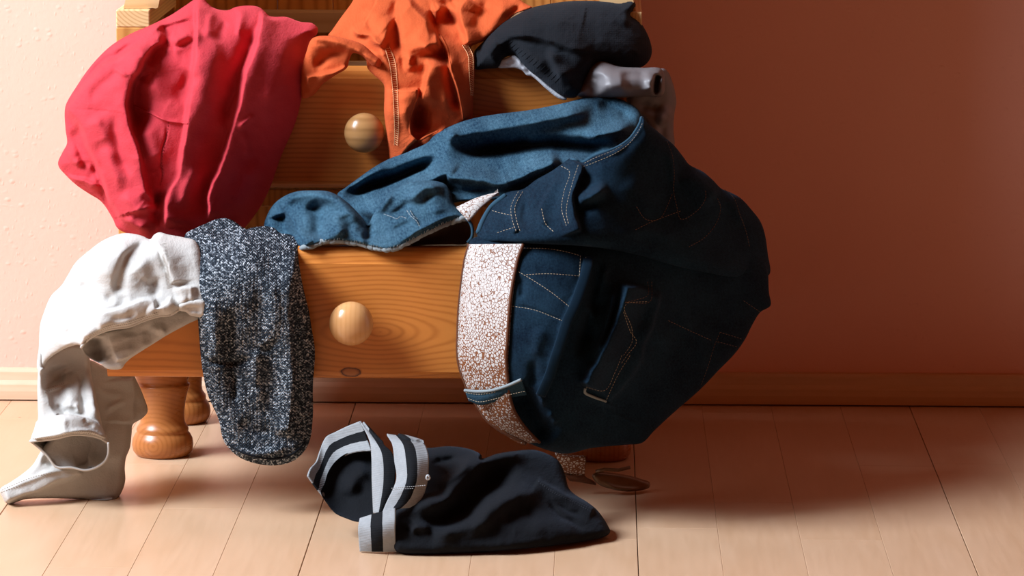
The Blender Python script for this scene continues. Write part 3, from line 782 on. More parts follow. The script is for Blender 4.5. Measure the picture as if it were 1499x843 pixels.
# ---------------------------------------------------------------- black jumper and the grey glossy cover under it
M_blk = mat_fabric('black_wool', (0.0055, 0.0066, 0.009), (0.0035, 0.0043, 0.006), 0.95, 2000, 0.4, 0.5, 90, 0.08, (0.30, 0.38, 0.50))
blk = thing('jumper', 'black woollen jumper crumpled on top of the grey glossy cover', 'jumper', tuple(P(830.0, 135.0, -0.06)))
c_bl = Cloth(
    pts('58,300 85,268 115,238 150,195 200,150 300,90 380,50 480,25 600,8 700,4 850,10 900,16 985,6 1001,26 990,60 975,85 1020,120 1060,180 1085,240 1096,300 1082,350 1040,390 960,400 900,388 850,372 790,362 745,400 702,480 690,540 655,568 600,572 560,556 500,510 440,460 385,420 335,372 290,327 230,342 202,392 130,402 60,402 55,350', K_),
    [(700, 85, -.035), (760, 90, -.06), (830, 130, -.074), (850, 15, .0), (930, 60, -.01), (800, 25, -.01), (940, 90, -.02), (720, 60, -.03), (870, 90, -.06)],
    (36, 0.036),
    [fd(K_, '200,215 300,200 430,212 530,240 650,290 760,300', .016, 5, 50, .12), fd(K_, '530,245 515,320 550,400 600,505', .014, 6, 12),
     fd(K_, '110,310 160,255 205,232', .012, 12, 8), fd(K_, '225,235 260,290 320,350', -.012, 10, 8), fd(K_, '1000,20 960,90 900,150', .008, 8, 10),
     fd(K_, '300,110 450,90 650,110', .006, 20, 16), fd(K_, '300,240 400,330 500,430', .006, 10, 8)],
    (0.0015, 18, 1, 5), (0.0015, 14), 4.0, None)
c_bl.build('body', M_blk, blk, 2.0, 0.02)
ribl = []
for k in range(14):
    t = k / 13.0
    ribl.append(np.array([[742 + 70 * t, 66 + 55 * t], [750 + 70 * t, 60 + 52 * t]]))
stitches('ribbing', ribl, c_bl, M_blk, blk, 40, 1, 0.0007, .0004)

M_vin = NT('glossy_grey_cover', 0.48, 0.4); M_vin.color((0.155, 0.145, 0.15)); M_vin.bump(M_vin.noise(M_vin.coord(), 60, 3), 0.15, 0.002); M_vin = M_vin.m
M_pale = mat_fabric('pale_grey_edge', (0.40, 0.41, 0.44), (0.35, 0.36, 0.39), 0.7, 2600, 0.1)
gry = thing('grey_cover', 'shiny grey folded cover hanging at the right end of the upper drawer', 'cover', tuple(P(950.0, 200.0, -0.06)))
c_g2 = Cloth(
    pts('960,540 1060,470 1140,404 1165,400 1190,420 1214,475 1232,540 1239,600 1228,660 1222,760 1228,850 1210,900 1130,880 1050,720 950,620', K_),
    [(930, 140, -.055), (975, 102, -.045), (985, 160, -.03), (985, 215, -.035), (930, 170, -.06), (960, 190, -.055)], (16, 0.014),
    [fd(K_, '1225,640 1180,680 1130,740', .012, 10, 6), fd(K_, '1010,600 1090,640 1160,650', -.010, 6, 8), fd(K_, '1190,700 1160,780 1170,850', -.008, 6, 6)], (0.0006, 24, 1, 2), (0, 1), 3, None)
c_g2.build('outer_sheet', M_vin, gry, 2.2, 0.012)
c_g1 = Cloth(
    pts('640,560 690,470 735,385 790,355 900,388 1040,396 1150,402 1168,430 1171,500 1167,545 1150,563 1090,566 1000,568 850,573 690,575', K_),
    [(850, 135, -.075), (880, 110, -.075), (960, 102, -.06), (972, 135, -.06), (860, 95, -.06), (920, 140, -.08)], (20, 0.022),
    [fd(K_, '1140,435 1122,470 1118,530 1132,555', -.022, 4, 5, .08, True), fd(K_, '1100,430 1085,500 1095,550', .008, 8, 5), fd(K_, '760,500 860,490 980,480', .006, 14, 14), fd(K_, '700,560 760,500 790,420', -.008, 10, 12),
     fd(K_, '1155,440 1163,500 1150,550', .006, 5, 4), fd(K_, '900,440 1000,430 1080,440', -.004, 8, 8)], (0.0006, 26, 1, 4), (0, 1), 3, None)
c_g1.build('rolled_fold', M_vin, gry, 1.8, 0.014)
c_g3 = Cloth(
    pts('198,395 212,352 240,338 292,324 312,338 352,376 420,435 500,505 600,582 570,584 480,522 420,467 388,445 365,442 340,415 292,397 240,398', K_),
    [(735, 92, -.060), (752, 84, -.062), (790, 112, -.070), (828, 142, -.075)], (5, 0.003),
    [fd(K_, '240,360 265,372 290,345', -.004, 3, 3), fd(K_, '300,335 370,425', .003, 4, 4)], (0.0004, 12, 1, 6), (0, 1), 2, None)
c_g3.build('pale_edge', M_pale, gry, 1.4, 0.003)

# ---------------------------------------------------------------- blue jeans
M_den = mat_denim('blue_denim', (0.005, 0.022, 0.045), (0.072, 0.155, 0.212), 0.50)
M_dend = mat_denim('shaded_blue_denim', (0.0010, 0.0048, 0.0115), (0.013, 0.036, 0.060), 0.42)  # same jeans denim, with the shade on hip and seat darkened into the colour
M_hem = mat_denim('frayed_denim_edge', (0.07, 0.12, 0.15), (0.36, 0.38, 0.37), 0.8)
M_inn = mat_fabric('denim_reverse', (0.13, 0.085, 0.055), (0.09, 0.055, 0.035), 0.95, 2000, 0.3, 0.2, 60, 0.1)
M_thr = mat_plain('tan_stitching_thread', (0.36, 0.29, 0.20), 0.8)
M_thrd = mat_plain('brown_stitching_thread', (0.16, 0.085, 0.045), 0.8)
jeans = thing('jeans', 'dark blue denim jeans spilling over the right end of the lower drawer', 'jeans', tuple(P(850.0, 655.0, -0.22)))
# folded leg lying along the drawer
c_leg = Cloth(
    pts('494,284 505,275 520,264 550,243 573,231 593,224 610,216 626,208 634,198 650,189 673,179 698,172 728,167 775,161 833,149 860,142 890,141 908,145 923,152 934,160 939,170 937,183 930,193 903,216 870,228 853,240 825,246 805,262 775,282 740,292 700,292 650,300 600,315 560,335 535,340 510,320'),
    [(500, 285, -.095), (600, 222, -.085), (700, 175, -.085), (850, 145, -.088), (935, 170, -.10), (540, 320, -.13), (650, 280, -.16), (760, 280, -.17), (850, 240, -.17), (720, 220, -.12), (600, 290, -.14)],
    (13, 0.012),
    [fd(J_, '60,305 250,262 450,225 650,192 850,150 1010,105', .026, 11, 22, .08), fd(J_, '170,365 300,368 450,355 600,335 750,325 870,340 1000,345 1150,320', -.044, 11, 10, .09, True),
     fd(J_, '930,300 1050,262 1150,238 1235,225', .020, 8, 9, .12), fd(J_, '1010,110 1080,100 1180,150 1220,190', -.010, 9, 9),
     (join(pts('718,778 765,715 820,662 900,602 1000,556 1100,516 1200,490', L_), pts('150,502 300,522 450,556 550,520 680,466 810,405', J_)), .028, 9, 15, .06),
     fd(L_, '560,640 700,575 900,510 1060,445 1150,400', -.046, 13, 9, .11, True), fd(L_, '1225,205 1180,330 1140,450', .010, 5, 12), fd(L_, '1110,275 1180,260 1230,300', .006, 8, 8),
     fd(J_, '470,540 520,500 600,420', -.008, 8, 8), fd(J_, '0,570 150,590 300,598 450,600', -.018, 8, 5), fd(L_, '560,600 700,510 860,420', .010, 8, 8)],
    (0.0012, 30, 1, 11), (0.0012, 26), 4.0, -0.072)
c_leg.build('leg', M_den, jeans, 1.9, 0.02, 0.4)
# leg end with its frayed hem lying on the drawer edge
hem = pts('330,371 365,367 400,355 450,336 550,331 650,345 750,369 830,381 900,362 1000,312 1100,262 1200,218 1290,198', M_)
c_cuff = Cloth(
    join(pts('250,330 170,285 108,250 128,170 168,110 230,65 300,40 400,35 480,40 540,65 600,110 650,160 690,205 712,236 740,185 790,110 850,50 920,0 1000,-20 1100,-22 1170,2 1200,50 1215,110 1250,150 1292,190', M_), hem[::-1]),
    [(390, 328, -.11), (435, 285, -.135), (480, 285, -.155), (538, 330, -.19), (610, 270, -.175), (672, 315, -.20), (568, 365, -.226), (472, 354, -.216), (444, 362, -.212), (640, 330, -.215)],
    (10, 0.010),
    [fd(M_, '200,165 225,245 275,325', -.030, 14, 7, .08, True), fd(M_, '215,112 262,200 310,290 362,362', .006, 2, 8, .05), fd(M_, '175,125 290,60 420,52 525,85 620,175 695,255', .016, 11, 14, .08),
     fd(M_, '395,85 425,200 405,330', -.018, 12, 10, .1, True), fd(M_, '530,150 545,240 560,315', .012, 13, 12), fd(M_, '712,225 716,290 700,330', -.012, 5, 6, .1, True),
     fd(M_, '830,175 895,145 940,112 958,60', -.015, 6, 5), fd(M_, '955,130 985,60 1060,20 1170,25', .014, 10, 7), fd(M_, '855,272 920,240 990,212', -.014, 5, 5), fd(M_, '690,325 790,290 850,300', -.006, 5, 5),
     fd(M_, '1290,172 1200,185 1100,225 1000,276 930,315 860,338', .004, 4, 2.2), fd(M_, '770,180 800,100 860,40', .010, 8, 8), fd(M_, '940,140 975,190 1015,245', .004, 3, 3), fd(M_, '620,230 660,290 740,330', .006, 10, 10),
     fd(M_, '1080,70 1120,130 1130,190', .006, 14, 14)],
    (0.0010, 24, 1, 13), (0.0012, 20), 3.0, None)
c_cuff.build('leg_end', M_den, jeans, 1.7, 0.012, 0.2)
hp = c_cuff.on(spline(hem, 1.5), .001)
jit = np.c_[vnoise(np.arange(len(hp)) * .35, np.zeros(len(hp)), 3), vnoise(np.arange(len(hp)) * .35, np.ones(len(hp)) * 3, 4), vnoise(np.arange(len(hp)) * .5, np.ones(len(hp)) * 5, 8)]
tube('hem', hp + jit * 0.0007, 0.0025, M_hem, jeans, 8)
fr = []
for k, q in enumerate(spline(hem, 4.2)[8:]):
    fr.append(np.array([q + (0, -0.5), q + (1.4 * math.sin(k * 2.1), -3.4 - 1.4 * math.sin(k * 5.3))]))
stitches('hem_stitching', fr, c_cuff, M_hem, jeans, 12, 1, 0.0006, .0007)
stitches('repair_thread', [pts('805,172 850,188 885,200 900,188 940,198', M_), pts('940,150 965,185 1000,215 1015,245', M_), pts('960,150 985,190 1005,200', M_)], c_cuff, M_hem, jeans, 4, .6, 0.0006, .0005)
c_cin = Cloth(
    pts('905,366 1000,316 1100,266 1200,222 1290,202 1316,225 1326,270 1318,315 1290,345 1200,350 1100,352 1000,358', M_),
    [(600, 358, -.205), (640, 340, -.195), (680, 330, -.185), (690, 350, -.195), (650, 355, -.205)], (14, -0.012), [], (0.0008, 14, 1, 2), (0, 1), 3, None)
c_cin.build('leg_lining', M_inn, jeans, 2.0, 0.016)
rim = pts('1288,198 1310,220 1325,265 1320,310 1296,340', M_)
tube('hem', P(spline(rim, 2)[:, 0], spline(rim, 2)[:, 1], np.full(len(spline(rim, 2)), -0.212)), 0.0014, M_den, jeans, 8)

# hips: lower half hanging in front of the drawer, upper half folded over it
c_hip = Cloth(
    pts('690,350 760,350 860,345 950,345 1050,360 1118,380 1126,430 1128,447 1113,457 1101,476 1091,496 1077,516 1050,544 1026,569 985,605 958,630 940,648 915,651 865,656 828,664 790,655 740,632 712,612 696,592 683,570 674,548 671,520 670,480 673,432 678,390 685,362'),
    [(672, 450, -.234), (760, 400, -.272), (840, 450, -.292), (830, 560, -.285), (950, 500, -.210), (1120, 430, -.06), (1050, 540, -.11), (950, 640, -.165), (890, 480, -.264), (830, 660, -.225), (700, 590, -.236), (800, 352, -.262), (1000, 352, -.17), (740, 540, -.27)],
    (34, 0.020),
    [(join(pts('885,225 875,290 842,400 802,510 760,600 722,720', S_), pts('695,0 660,110 605,235 640,310', R_)), .009, 5.5, 5.5, .05),
     fd(S_, '940,250 935,400 905,560 860,700 820,840', -.020, 9, 11), fd(S_, '985,250 960,400 930,520', .007, 5, 6), fd(S_, '1055,370 1015,520 972,680 900,835', .012, 4, 6, .1),
     (join(pts('1130,370 1102,480 1050,620 980,760', S_), pts('960,10 910,100 866,195', R_)), .030, 8, 24, .06),
     fd(S_, '1090,400 1040,560 990,690 920,840', -.010, 4, 4),
     (join(pts('1300,430 1262,600 1205,730', S_), pts('1190,0 1110,150 995,275', R_)), .011, 16, 3, .06),
     fd(R_, '860,215 890,245 990,278 1060,310', .005, 5, 2), fd(R_, '930,285 1050,345 1150,395 1260,442', .003, 2, 2), fd(S_, '440,508 560,528 745,600', -.0025, 2, 2), fd(S_, '480,330 500,380 490,480', -.006, 5, 5),
     fd(R_, '560,20 570,120 540,200', -.006, 8, 6), fd(S_, '600,620 590,720 570,830', .004, 9, 9), fd(S_, '860,480 910,560 900,680', .006, 6, 7), fd(R_, '440,180 520,280 600,420 700,500', -.028, 14, 16), fd(R_, '640,330 680,380 690,410', .008, 4, 5),
     fd(Q_, '300,380 500,420 700,520', .004, 16, 16), fd(Q_, '700,300 850,440 1000,470', .004, 10, 12)],
    (0.0010, 26, 1.5, 17), (0.0010, 22), 5.0, None)
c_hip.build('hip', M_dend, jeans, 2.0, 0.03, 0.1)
c_top = Cloth(
    pts('825,238 836,231 853,236 870,227 903,215 922,202 932,190 938,178 940,170 948,180 960,190 972,200 986,212 1002,232 1008,240 1030,252 1044,264 1056,276 1070,282 1084,290 1101,308 1113,324 1119,340 1124,372 1126,402 1090,408 1040,400 1000,392 950,378 900,366 850,360 790,357 740,355 703,352 698,341 705,325 716,306 728,292 742,281 765,277 785,263 808,250'),
    [(700, 345, -.238), (760, 290, -.205), (830, 240, -.205), (935, 175, -.205), (880, 225, -.225), (850, 300, -.258), (850, 356, -.285), (950, 300, -.215), (950, 372, -.228), (1050, 300, -.14), (1120, 380, -.05), (1010, 242, -.155), (720, 308, -.205), (760, 350, -.275), (1040, 395, -.16)],
    (22, 0.020),
    [fd(J_, '865,408 920,450 900,520 868,640 880,740 915,835', .016, 18, 3, .06), fd(J_, '955,470 945,560 900,600', -.018, 6, 6), fd(J_, '890,660 990,615 1085,560', .018, 8, 8), fd(J_, '900,740 960,700 1030,690', -.010, 8, 8),
     fd(J_, '790,490 740,600 690,700 682,745 730,815', .009, 3, 12, .08), fd(J_, '575,580 535,660 512,740 545,840', .006, 5, 6, .06), fd(J_, '600,640 590,740 620,830', -.006, 5, 6),
     fd(J_, '940,440 1000,405 1130,352 1200,300 1250,235 1272,180', .006, 6, 6, .05), fd(N_, '790,225 840,295 900,345 960,400 1010,450', .012, 26, 7, .1), fd(N_, '860,250 950,320 1020,390', .006, 6, 5),
     fd(N_, '640,60 680,250 690,400', .004, 6, 6), fd(N_, '1060,400 1130,500 1200,660', .006, 8, 8), fd(N_, '300,300 420,420 560,600', .003, 20, 20), fd(N_, '200,700 500,690 800,780', .005, 14, 14),
     fd(J_, '420,650 380,720 345,800', -.006, 4, 4)],
    (0.0010, 26, 1, 19), (0.0010, 22), 4.0, None)
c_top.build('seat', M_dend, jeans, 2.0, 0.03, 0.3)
tube('waist_edge', c_top.on(spline(pts('836,232 853,237 870,228 903,216 922,203 931,191 937,180 939,172'), 2), .0006), 0.0014, M_den, jeans, 8)
tube('waistband_edge', c_top.on(spline(pts('480,625 400,690 345,780 322,840', J_), 2), .0005), 0.0026, M_den, jeans, 8)
stitches('stitching', [pts('805,452 852,482 822,600 808,700 835,800', J_), pts('905,445 868,560 835,720 850,800', J_), pts('400,712 460,728 520,740', J_), pts('430,842 480,825 525,812', J_), pts('555,600 512,690 520,770 545,842', J_), pts('580,600 535,690 545,770 568,842', J_),
                      pts('935,455 1000,430 1130,372 1200,322 1262,240 1285,190', J_), pts('940,435 1000,405 1130,350 1190,305', J_), pts('690,700 715,790 760,835', J_)], c_top, M_thr, jeans, 3.0, 1.5, 0.00045)
stitches('stitching', [pts('630,30 668,130 684,260 680,400 700,500 733,602 850,540 912,450 912,390', N_), pts('668,420 640,490 575,600 480,605 400,500', N_), pts('1000,450 1022,520 985,640 900,740 790,805', N_), pts('1050,385 1120,450 1160,560 1210,700 1235,815', N_), pts('400,680 500,630 600,590 680,560 740,540', N_)], c_top, M_thrd, jeans, 3.0, 1.3, 0.00045)
stitches('stitching', [pts('505,172 650,176 760,195 832,215', S_), pts('838,215 832,330 820,430', S_), pts('520,328 640,322 836,335', S_), pts('475,310 560,360 680,440 785,525', S_), pts('440,512 560,532 745,602', S_),
                      pts('1110,492 1180,487 1240,485', S_), pts('1090,545 1130,660 1165,720 1110,800 1078,845', S_), join(pts('1080,0 1040,100 980,205', R_), pts('870,186', R_)), pts('1128,0 1060,110 985,272', R_), pts('1105,500 1095,520 1138,640 1140,720 1090,800', S_)], c_hip, M_thr, jeans, 3.0, 1.4, 0.00048)
stitches('seam_stitching', [join(pts('870,225 858,300 825,400 785,510 745,610 708,720', S_), pts('680,0 645,110 590,235', R_)), join(pts('905,225 892,300 860,400 818,510 776,610 738,720', S_), pts('712,0 676,110 622,240', R_))], c_hip, M_thr, jeans, 2.6, 1.4, 0.0005, .0016)
stitches('stitching', [pts('1015,430 1100,455 1190,485', Q_), pts('1018,432 980,520 930,680 882,812', Q_), pts('1190,200 1310,282', Q_), pts('640,345 800,420 960,492', Q_), pts('490,60 490,160 400,195 320,215', Q_), pts('520,60 505,205 330,212', Q_), pts('1000,500 1080,520 1150,540', Q_)], c_hip, M_thrd, jeans, 3.0, 1.4, 0.00045)
_sm = join(pts('885,225 875,290 842,400 802,510 760,600 722,720', S_), pts('695,0 660,110 605,235', R_))
tube('side_seam', c_hip.on(spline(_sm, 2), .0003), 0.0044, M_dend, jeans, 10, 0.22)
tube('pocket_edge', c_hip.on(spline(pts('866,192 862,215 905,240 985,270', R_), 2), .0005), 0.0013, M_hem, jeans, 6)

# ---------------------------------------------------------------- belt
M_belt = mat_belt(); M_beltedge = mat_plain('brown_leather_edge', (0.10, 0.032, 0.012), 0.6)
M_brass = mat_plain('tarnished_brass', (0.16, 0.085, 0.04), 0.35, 0.5, 0.4, 120, 0.25)
belt = thing('belt', 'wide white cracked leather belt threaded through the jeans', 'belt', tuple(P(885.0, 718.0, -0.13)))
def on_hip(a, off):
    a = np.asarray(a, float); return np.c_[a, c_hip.front(a) - off]
bl = join(pts('187,149 162,240 142,380 127,520 120,680 123,840', S_), pts('142,100 176,200 235,298 300,390 400,458 520,512', R_))
br = join(pts('503,147 482,200 457,300 432,440 417,600 407,760', S_), pts('403,0 408,100 416,165 432,275 470,360 530,440 600,512', R_))
bl14 = spline(bl, 1)[np.linspace(0, len(spline(bl, 1)) - 1, 16).astype(int)]; br14 = spline(br, 1)[np.linspace(0, len(spline(br, 1)) - 1, 16).astype(int)]
def smoothY(r):
    r = r.copy(); y = r[:, 2]
    for _ in range(4): y = np.convolve(np.r_[y[0], y, y[-1]], [.25, .5, .25], 'valid')
    r[:, 2] = y; return r
brows = [smoothY(on_hip(bl14 * (1 - t) + br14 * t, .006)) for t in np.linspace(0, 1, 9)]
rowL, rowR = brows[0], brows[-1]
ribbon('strap', brows, M_belt, belt, 90, 24, 0.0028, 0, (1, 1))
for nm, r in (('edge', rowL), ('edge', rowR)):
    s = spline(r, 2); tube(nm, P(s[:, 0], s[:, 1], s[:, 2] + 0.0008), 0.0014, M_beltedge, belt, 6)
ribbon('strap_end', [np.c_[pts('190,692 240,668 300,640 370,618 436,603', J_), [-.205, -.204, -.202, -.200, -.198]], np.c_[pts('262,775 300,735 335,695 390,650 442,606', J_), [-.215, -.213, -.210, -.205, -.199]]], M_belt, belt, 30, 10, 0.003, 0.002)
ribbon('strap_tail', [np.c_[pts('690,575 760,590 870,592', R_), [-.17, -.168, -.160]], np.c_[pts('735,690 790,700 862,702', R_), [-.150, -.150, -.148]]], M_belt, belt, 30, 10, 0.003, 0.003)
ribbon('strap_tail', [np.c_[pts('740,690 800,702 862,704', R_), [-.151, -.151, -.149]], np.c_[pts('775,735 850,745 930,760', R_), [-.15, -.148, -.142]]], M_beltedge, belt, 30, 8, 0.003, 0.002)
bo = pts('905,700 935,682 1000,684 1060,692 1130,704 1190,722 1244,745 1240,772 1190,790 1110,797 1040,788 975,770 930,745', R_)
c_bk = Cloth(bo, [(875, 695, -.145), (950, 710, -.125), (900, 718, -.142)], (7, 0.006), [fd(R_, '960,740 1040,770 1140,780 1220,768', .004, 5, 3)], (0.0003, 8, 1, 3), (0, 1), 2, None)
c_bk.build('buckle', M_brass, belt, 1.6, 0.004)
tube('buckle_prong', P(np.array([872., 885., 905., 922.]), np.array([690., 687., 688., 684.]), np.array([-.150, -.149, -.146, -.142])), 0.0016, M_brass, belt, 8)
# belt loop of the jeans, over the strap
lt = pts('160,205 230,212 320,205 410,178 492,142', R_); lb = pts('185,268 250,292 330,275 420,250 522,232', R_)
hipY = lambda a, o: np.c_[a, np.minimum(c_hip.front(a) - o, -0.24)]
lr0, lr1 = smoothY(hipY(lt, .0100)), smoothY(hipY(lb, .0100)); lm = 0.5 * (lr0 + lr1); lm[:, 2] -= .002
ribbon('belt_loop', [lr0, lm, lr1], M_den, jeans, 40, 10, 0.003)
def on_loop(q, off):
    d0 = seg_dist(q, spline(lt, 2)); y = np.interp(q[:, 0], lm[:, 0], lm[:, 2]); return P(q[:, 0], q[:, 1], y - off - .0015)
stitches('loop_stitching', [lt * .8 + lb * .2, lt * .25 + lb * .75], on_loop, M_thr, jeans, 2.6, 1.2, .0005, .0005)
s = spline(lr0, 2); tube('loop_edge', P(s[:, 0], s[:, 1], s[:, 2]), 0.0014, M_hem, jeans, 6)

# ---------------------------------------------------------------- cream shirt
M_crm = mat_fabric('cream_cotton_jersey', (0.485, 0.470, 0.440), (0.44, 0.425, 0.395), 0.92, 3000, 0.15, 0.2, 50, 0.1)
M_crmthr = mat_plain('cream_thread', (0.34, 0.295, 0.24), 0.8)
crm = thing('cream_shirt', 'cream long-sleeved shirt draped over the drawer corner down to the floor', 'shirt', tuple(P(120.0, 731.0, -0.18)))
c_w5 = Cloth(
    pts('0,745 60,702 120,662 190,602 240,520 300,440 420,300 500,100 520,-10 600,20 700,60 780,75 800,110 840,200 863,290 830,330 777,365 770,420 760,500 737,560 730,620 733,690 716,750 690,790 640,805 500,801 300,797 150,802 40,826 14,792', V_),
    [(8, 728, -.205), (40, 735, -.20), (120, 731, -.18), (178, 725, -.165), (150, 640, -.160), (140, 545, -.150), (200, 600, -.130), (214, 603, -.125), (60, 690, -.195), (110, 600, -.165)],
    (10, 0.008),
    [fd(V_, '30,815 200,752 300,708 390,678 480,640', .014, 3, 22, .06), fd(V_, '0,752 100,715 200,675 320,640 440,625', .004, 4, 4), fd(V_, '770,90 782,200 776,365', .010, 26, 3, .05),
     fd(V_, '600,290 680,250 750,220', .004, 4, 5), fd(V_, '550,100 600,180 740,190', .003, 6, 6), fd(V_, '640,300 700,450 690,650', .008, 24, 18), fd(V_, '820,130 840,220 810,310', -.004, 5, 5), fd(V_, '240,560 280,580 320,610', -.008, 6, 5)],
    (0.0010, 30, 1.4, 23), (0.0008, 26), 4, None, 0.62)
c_w5.build('back_panel', M_crm, crm, 2.0, 0.012)
stitches('hem_stitching', [pts('5,762 100,725 200,685 300,655', V_), pts('10,748 100,708 200,670 310,642', V_)], c_w5, M_crmthr, crm, 2.4, 1.4, .0005)
c_w3 = Cloth(
    pts('230,-60 222,60 218,150 220,250 220,345 200,395 185,450 250,440 340,425 430,410 540,415 600,430 625,440 600,380 590,330 570,240 550,150 532,60 525,-20 505,-110 470,-110 420,-110 340,-80 280,-40', V_),
    [(58, 540, -.195), (55, 610, -.20), (90, 545, -.160), (115, 540, -.155), (132, 560, -.175), (145, 620, -.20), (100, 630, -.215), (120, 510, -.16), (100, 595, -.188), (75, 590, -.192)],
    (9, 0.010),
    [fd(V_, '245,30 245,100 272,185 312,290 345,315', .008, 16, 3, .06), fd(V_, '290,20 310,80 340,130', -.016, 12, 20), fd(V_, '400,120 415,220 400,305', .014, 10, 12), fd(V_, '540,130 555,240 580,335', .012, 12, 6),
     fd(V_, '470,40 478,180 495,320', -.014, 5, 5), fd(V_, '262,165 310,150 378,128', .004, 3, 4), fd(V_, '375,30 385,90 380,135', .004, 3, 3), fd(V_, '330,240 370,290 400,310', -.006, 4, 5), fd(V_, '440,230 460,280 450,310', .006, 4, 5)],
    (0.0008, 22, 1.3, 27), (0.0008, 20), 3, None, 0.62)
c_w3.build('left_sleeve', M_crm, crm, 1.8, 0.055)
stitches('sleeve_stitching', [pts('258,158 310,142 380,122', V_), pts('262,176 312,160 380,136', V_)], c_w3, M_crmthr, crm, 1.8, 1.4, .0006)
c_w4 = Cloth(
    pts('180,462 250,448 340,430 430,412 540,420 600,440 634,470 632,540 612,580 560,617 500,632 420,617 330,612 280,552 240,512', V_),
    [(60, 645, -.205), (100, 670, -.195), (140, 660, -.20), (155, 660, -.205), (120, 685, -.21), (85, 680, -.205)], (20, -0.030),
    [fd(V_, '372,440 350,520 335,600', -.010, 3, 10), fd(V_, '512,430 516,520 520,625', .010, 3, 14, .05)], (0.0005, 16, 1, 3), (0, 1), 3, None)
c_w4.build('cuff_lining', M_crm, crm, 1.8, 0.012)
cuff_b = pts('178,462 250,455 340,442 385,430 430,422 540,430 600,450 632,472', V_)
c_w3c = Cloth(
    join(pts('215,345 300,315 400,305 490,320 560,345 600,385 628,435', V_), cuff_b[::-1], pts('182,440 200,390', V_)),
    [(55, 620, -.215), (100, 610, -.225), (150, 635, -.212), (100, 640, -.236), (50, 643, -.222)], (8, 0.006),
    [fd(V_, '480,330 530,370 560,385', -.004, 4, 4), fd(V_, '380,310 375,370 380,425', .003, 5, 5), fd(V_, '190,448 260,436 340,424 430,405 540,412 610,440', .003, 3, 3, .05)], (0.0006, 18, 1, 5), (0.0005, 14), 2.5, None)
c_w3c.build('cuff', M_crm, crm, 1.6, 0.005)
tube('cuff_edge', c_w3c.on(spline(cuff_b, 2), .0006), 0.0014, M_crm, crm, 6)
stitches('cuff_stitching', [pts('190,448 260,438 340,426 430,406 540,413 615,440', V_), pts('185,458 260,447 340,435 430,415 540,422 620,452', V_)], c_w3c, M_crmthr, crm, 2.0, 1.2, .0006)
rb = pts('634,470 632,540 612,580 560,617 500,632 420,617 330,612 280,552 240,512 182,464', V_)
s = spline(rb, 2); tube('cuff_edge', P(s[:, 0], s[:, 1], -.222 + 0 * s[:, 0]), 0.0011, M_crm, crm, 6)
# right sleeve opening over the drawer front
c_w2 = Cloth(
    pts('475,712 500,688 560,630 640,595 760,570 850,535 935,510 1050,490 1170,500 1170,535 1100,575 980,640 900,690 820,740 760,780 730,810 712,836 670,843 625,837 590,812 530,780 490,745', W_),
    [(122, 510, -.235), (160, 530, -.235), (175, 535, -.238), (220, 500, -.236), (285, 465, -.234), (170, 490, -.228), (250, 465, -.23)], (10, 0.004),
    [fd(W_, '555,650 565,720 600,800', -.034, 17, 11, .07, True), fd(W_, '640,615 652,700 700,800', .012, 3, 20, .05), fd(W_, '880,580 920,610 980,600', .006, 6, 7), fd(W_, '850,580 870,640 850,700', -.005, 8, 8), fd(W_, '750,620 740,700 760,760', .005, 12, 10)],
    (0.0006, 18, 1, 33), (0.0006, 16), 3, -0.2225, 0.62)
c_w2.build('sleeve_lining', M_crm, crm, 1.7, 0.006)
hemW = pts('475,712 500,680 560,638 640,608 760,588 850,553 935,528', W_)
c_w1 = Cloth(
    join(pts('225,850 228,700 235,580 260,500 300,410 360,350 400,285 440,220 530,140 590,95 650,65 720,45 790,50 835,62 880,80 900,55 930,40 980,52 1075,70 1140,90 1200,300 1200,450 1150,470 1100,462 1055,485 1000,520', W_), hemW[::-1], pts('466,700 420,705 340,742 280,788 245,842', W_)),
    [(180, 341, -.19), (269, 347, -.215), (150, 370, -.225), (180, 360, -.236), (240, 362, -.242), (220, 400, -.240), (280, 430, -.248), (200, 470, -.258), (120, 500, -.250), (75, 440, -.18), (58, 530, -.185), (110, 400, -.20), (160, 480, -.26), (130, 440, -.23), (240, 360, -.215)],
    (14, 0.012),
    [fd(W_, '575,130 550,220 537,300 527,400 517,480 512,570 490,665', .011, 3.5, 24, .05), fd(W_, '540,200 510,320 500,420', -.006, 10, 4), fd(W_, '470,240 420,400 400,520', .010, 14, 14), fd(W_, '875,82 800,130 740,200 710,260 690,340 690,420', -.014, 7, 13, .08),
     fd(W_, '660,90 620,220 600,350', .006, 16, 18), fd(W_, '905,80 955,150 992,260 1012,345', .011, 3, 18, .06), fd(W_, '930,110 950,200 965,290', -.004, 4, 4), fd(W_, '890,300 910,380 895,430', -.008, 8, 7), fd(W_, '790,210 840,280 830,330', .005, 12, 12), fd(W_, '600,430 680,420 760,440', -.006, 8, 8), fd(W_, '560,510 640,470 700,400', .005, 8, 8),
     fd(W_, '545,542 650,507 760,470 892,440 905,488 960,466 1012,415', .014, 18, 2.6, .05), fd(W_, '1015,385 1080,362 1160,365', .013, 18, 2.6), fd(W_, '1040,470 1090,440 1160,435', .006, 3, 8), fd(W_, '365,612 440,640 490,662', -.018, 7, 7), fd(W_, '300,640 370,690 430,690', .006, 8, 8), fd(W_, '905,490 920,510 960,500', -.006, 4, 4), fd(W_, '640,550 720,545 800,510', -.004, 4, 5)],
    (0.0010, 24, 1.3, 29), (0.0012, 22), 3.5, None, 0.62)
c_w1.build('body', M_crm, crm, 1.8, 0.05)
tube('sleeve_hem', c_w1.on(spline(join(hemW, pts('1000,520 1055,487', W_)), 2), .0006), 0.0013, M_crm, crm, 6)
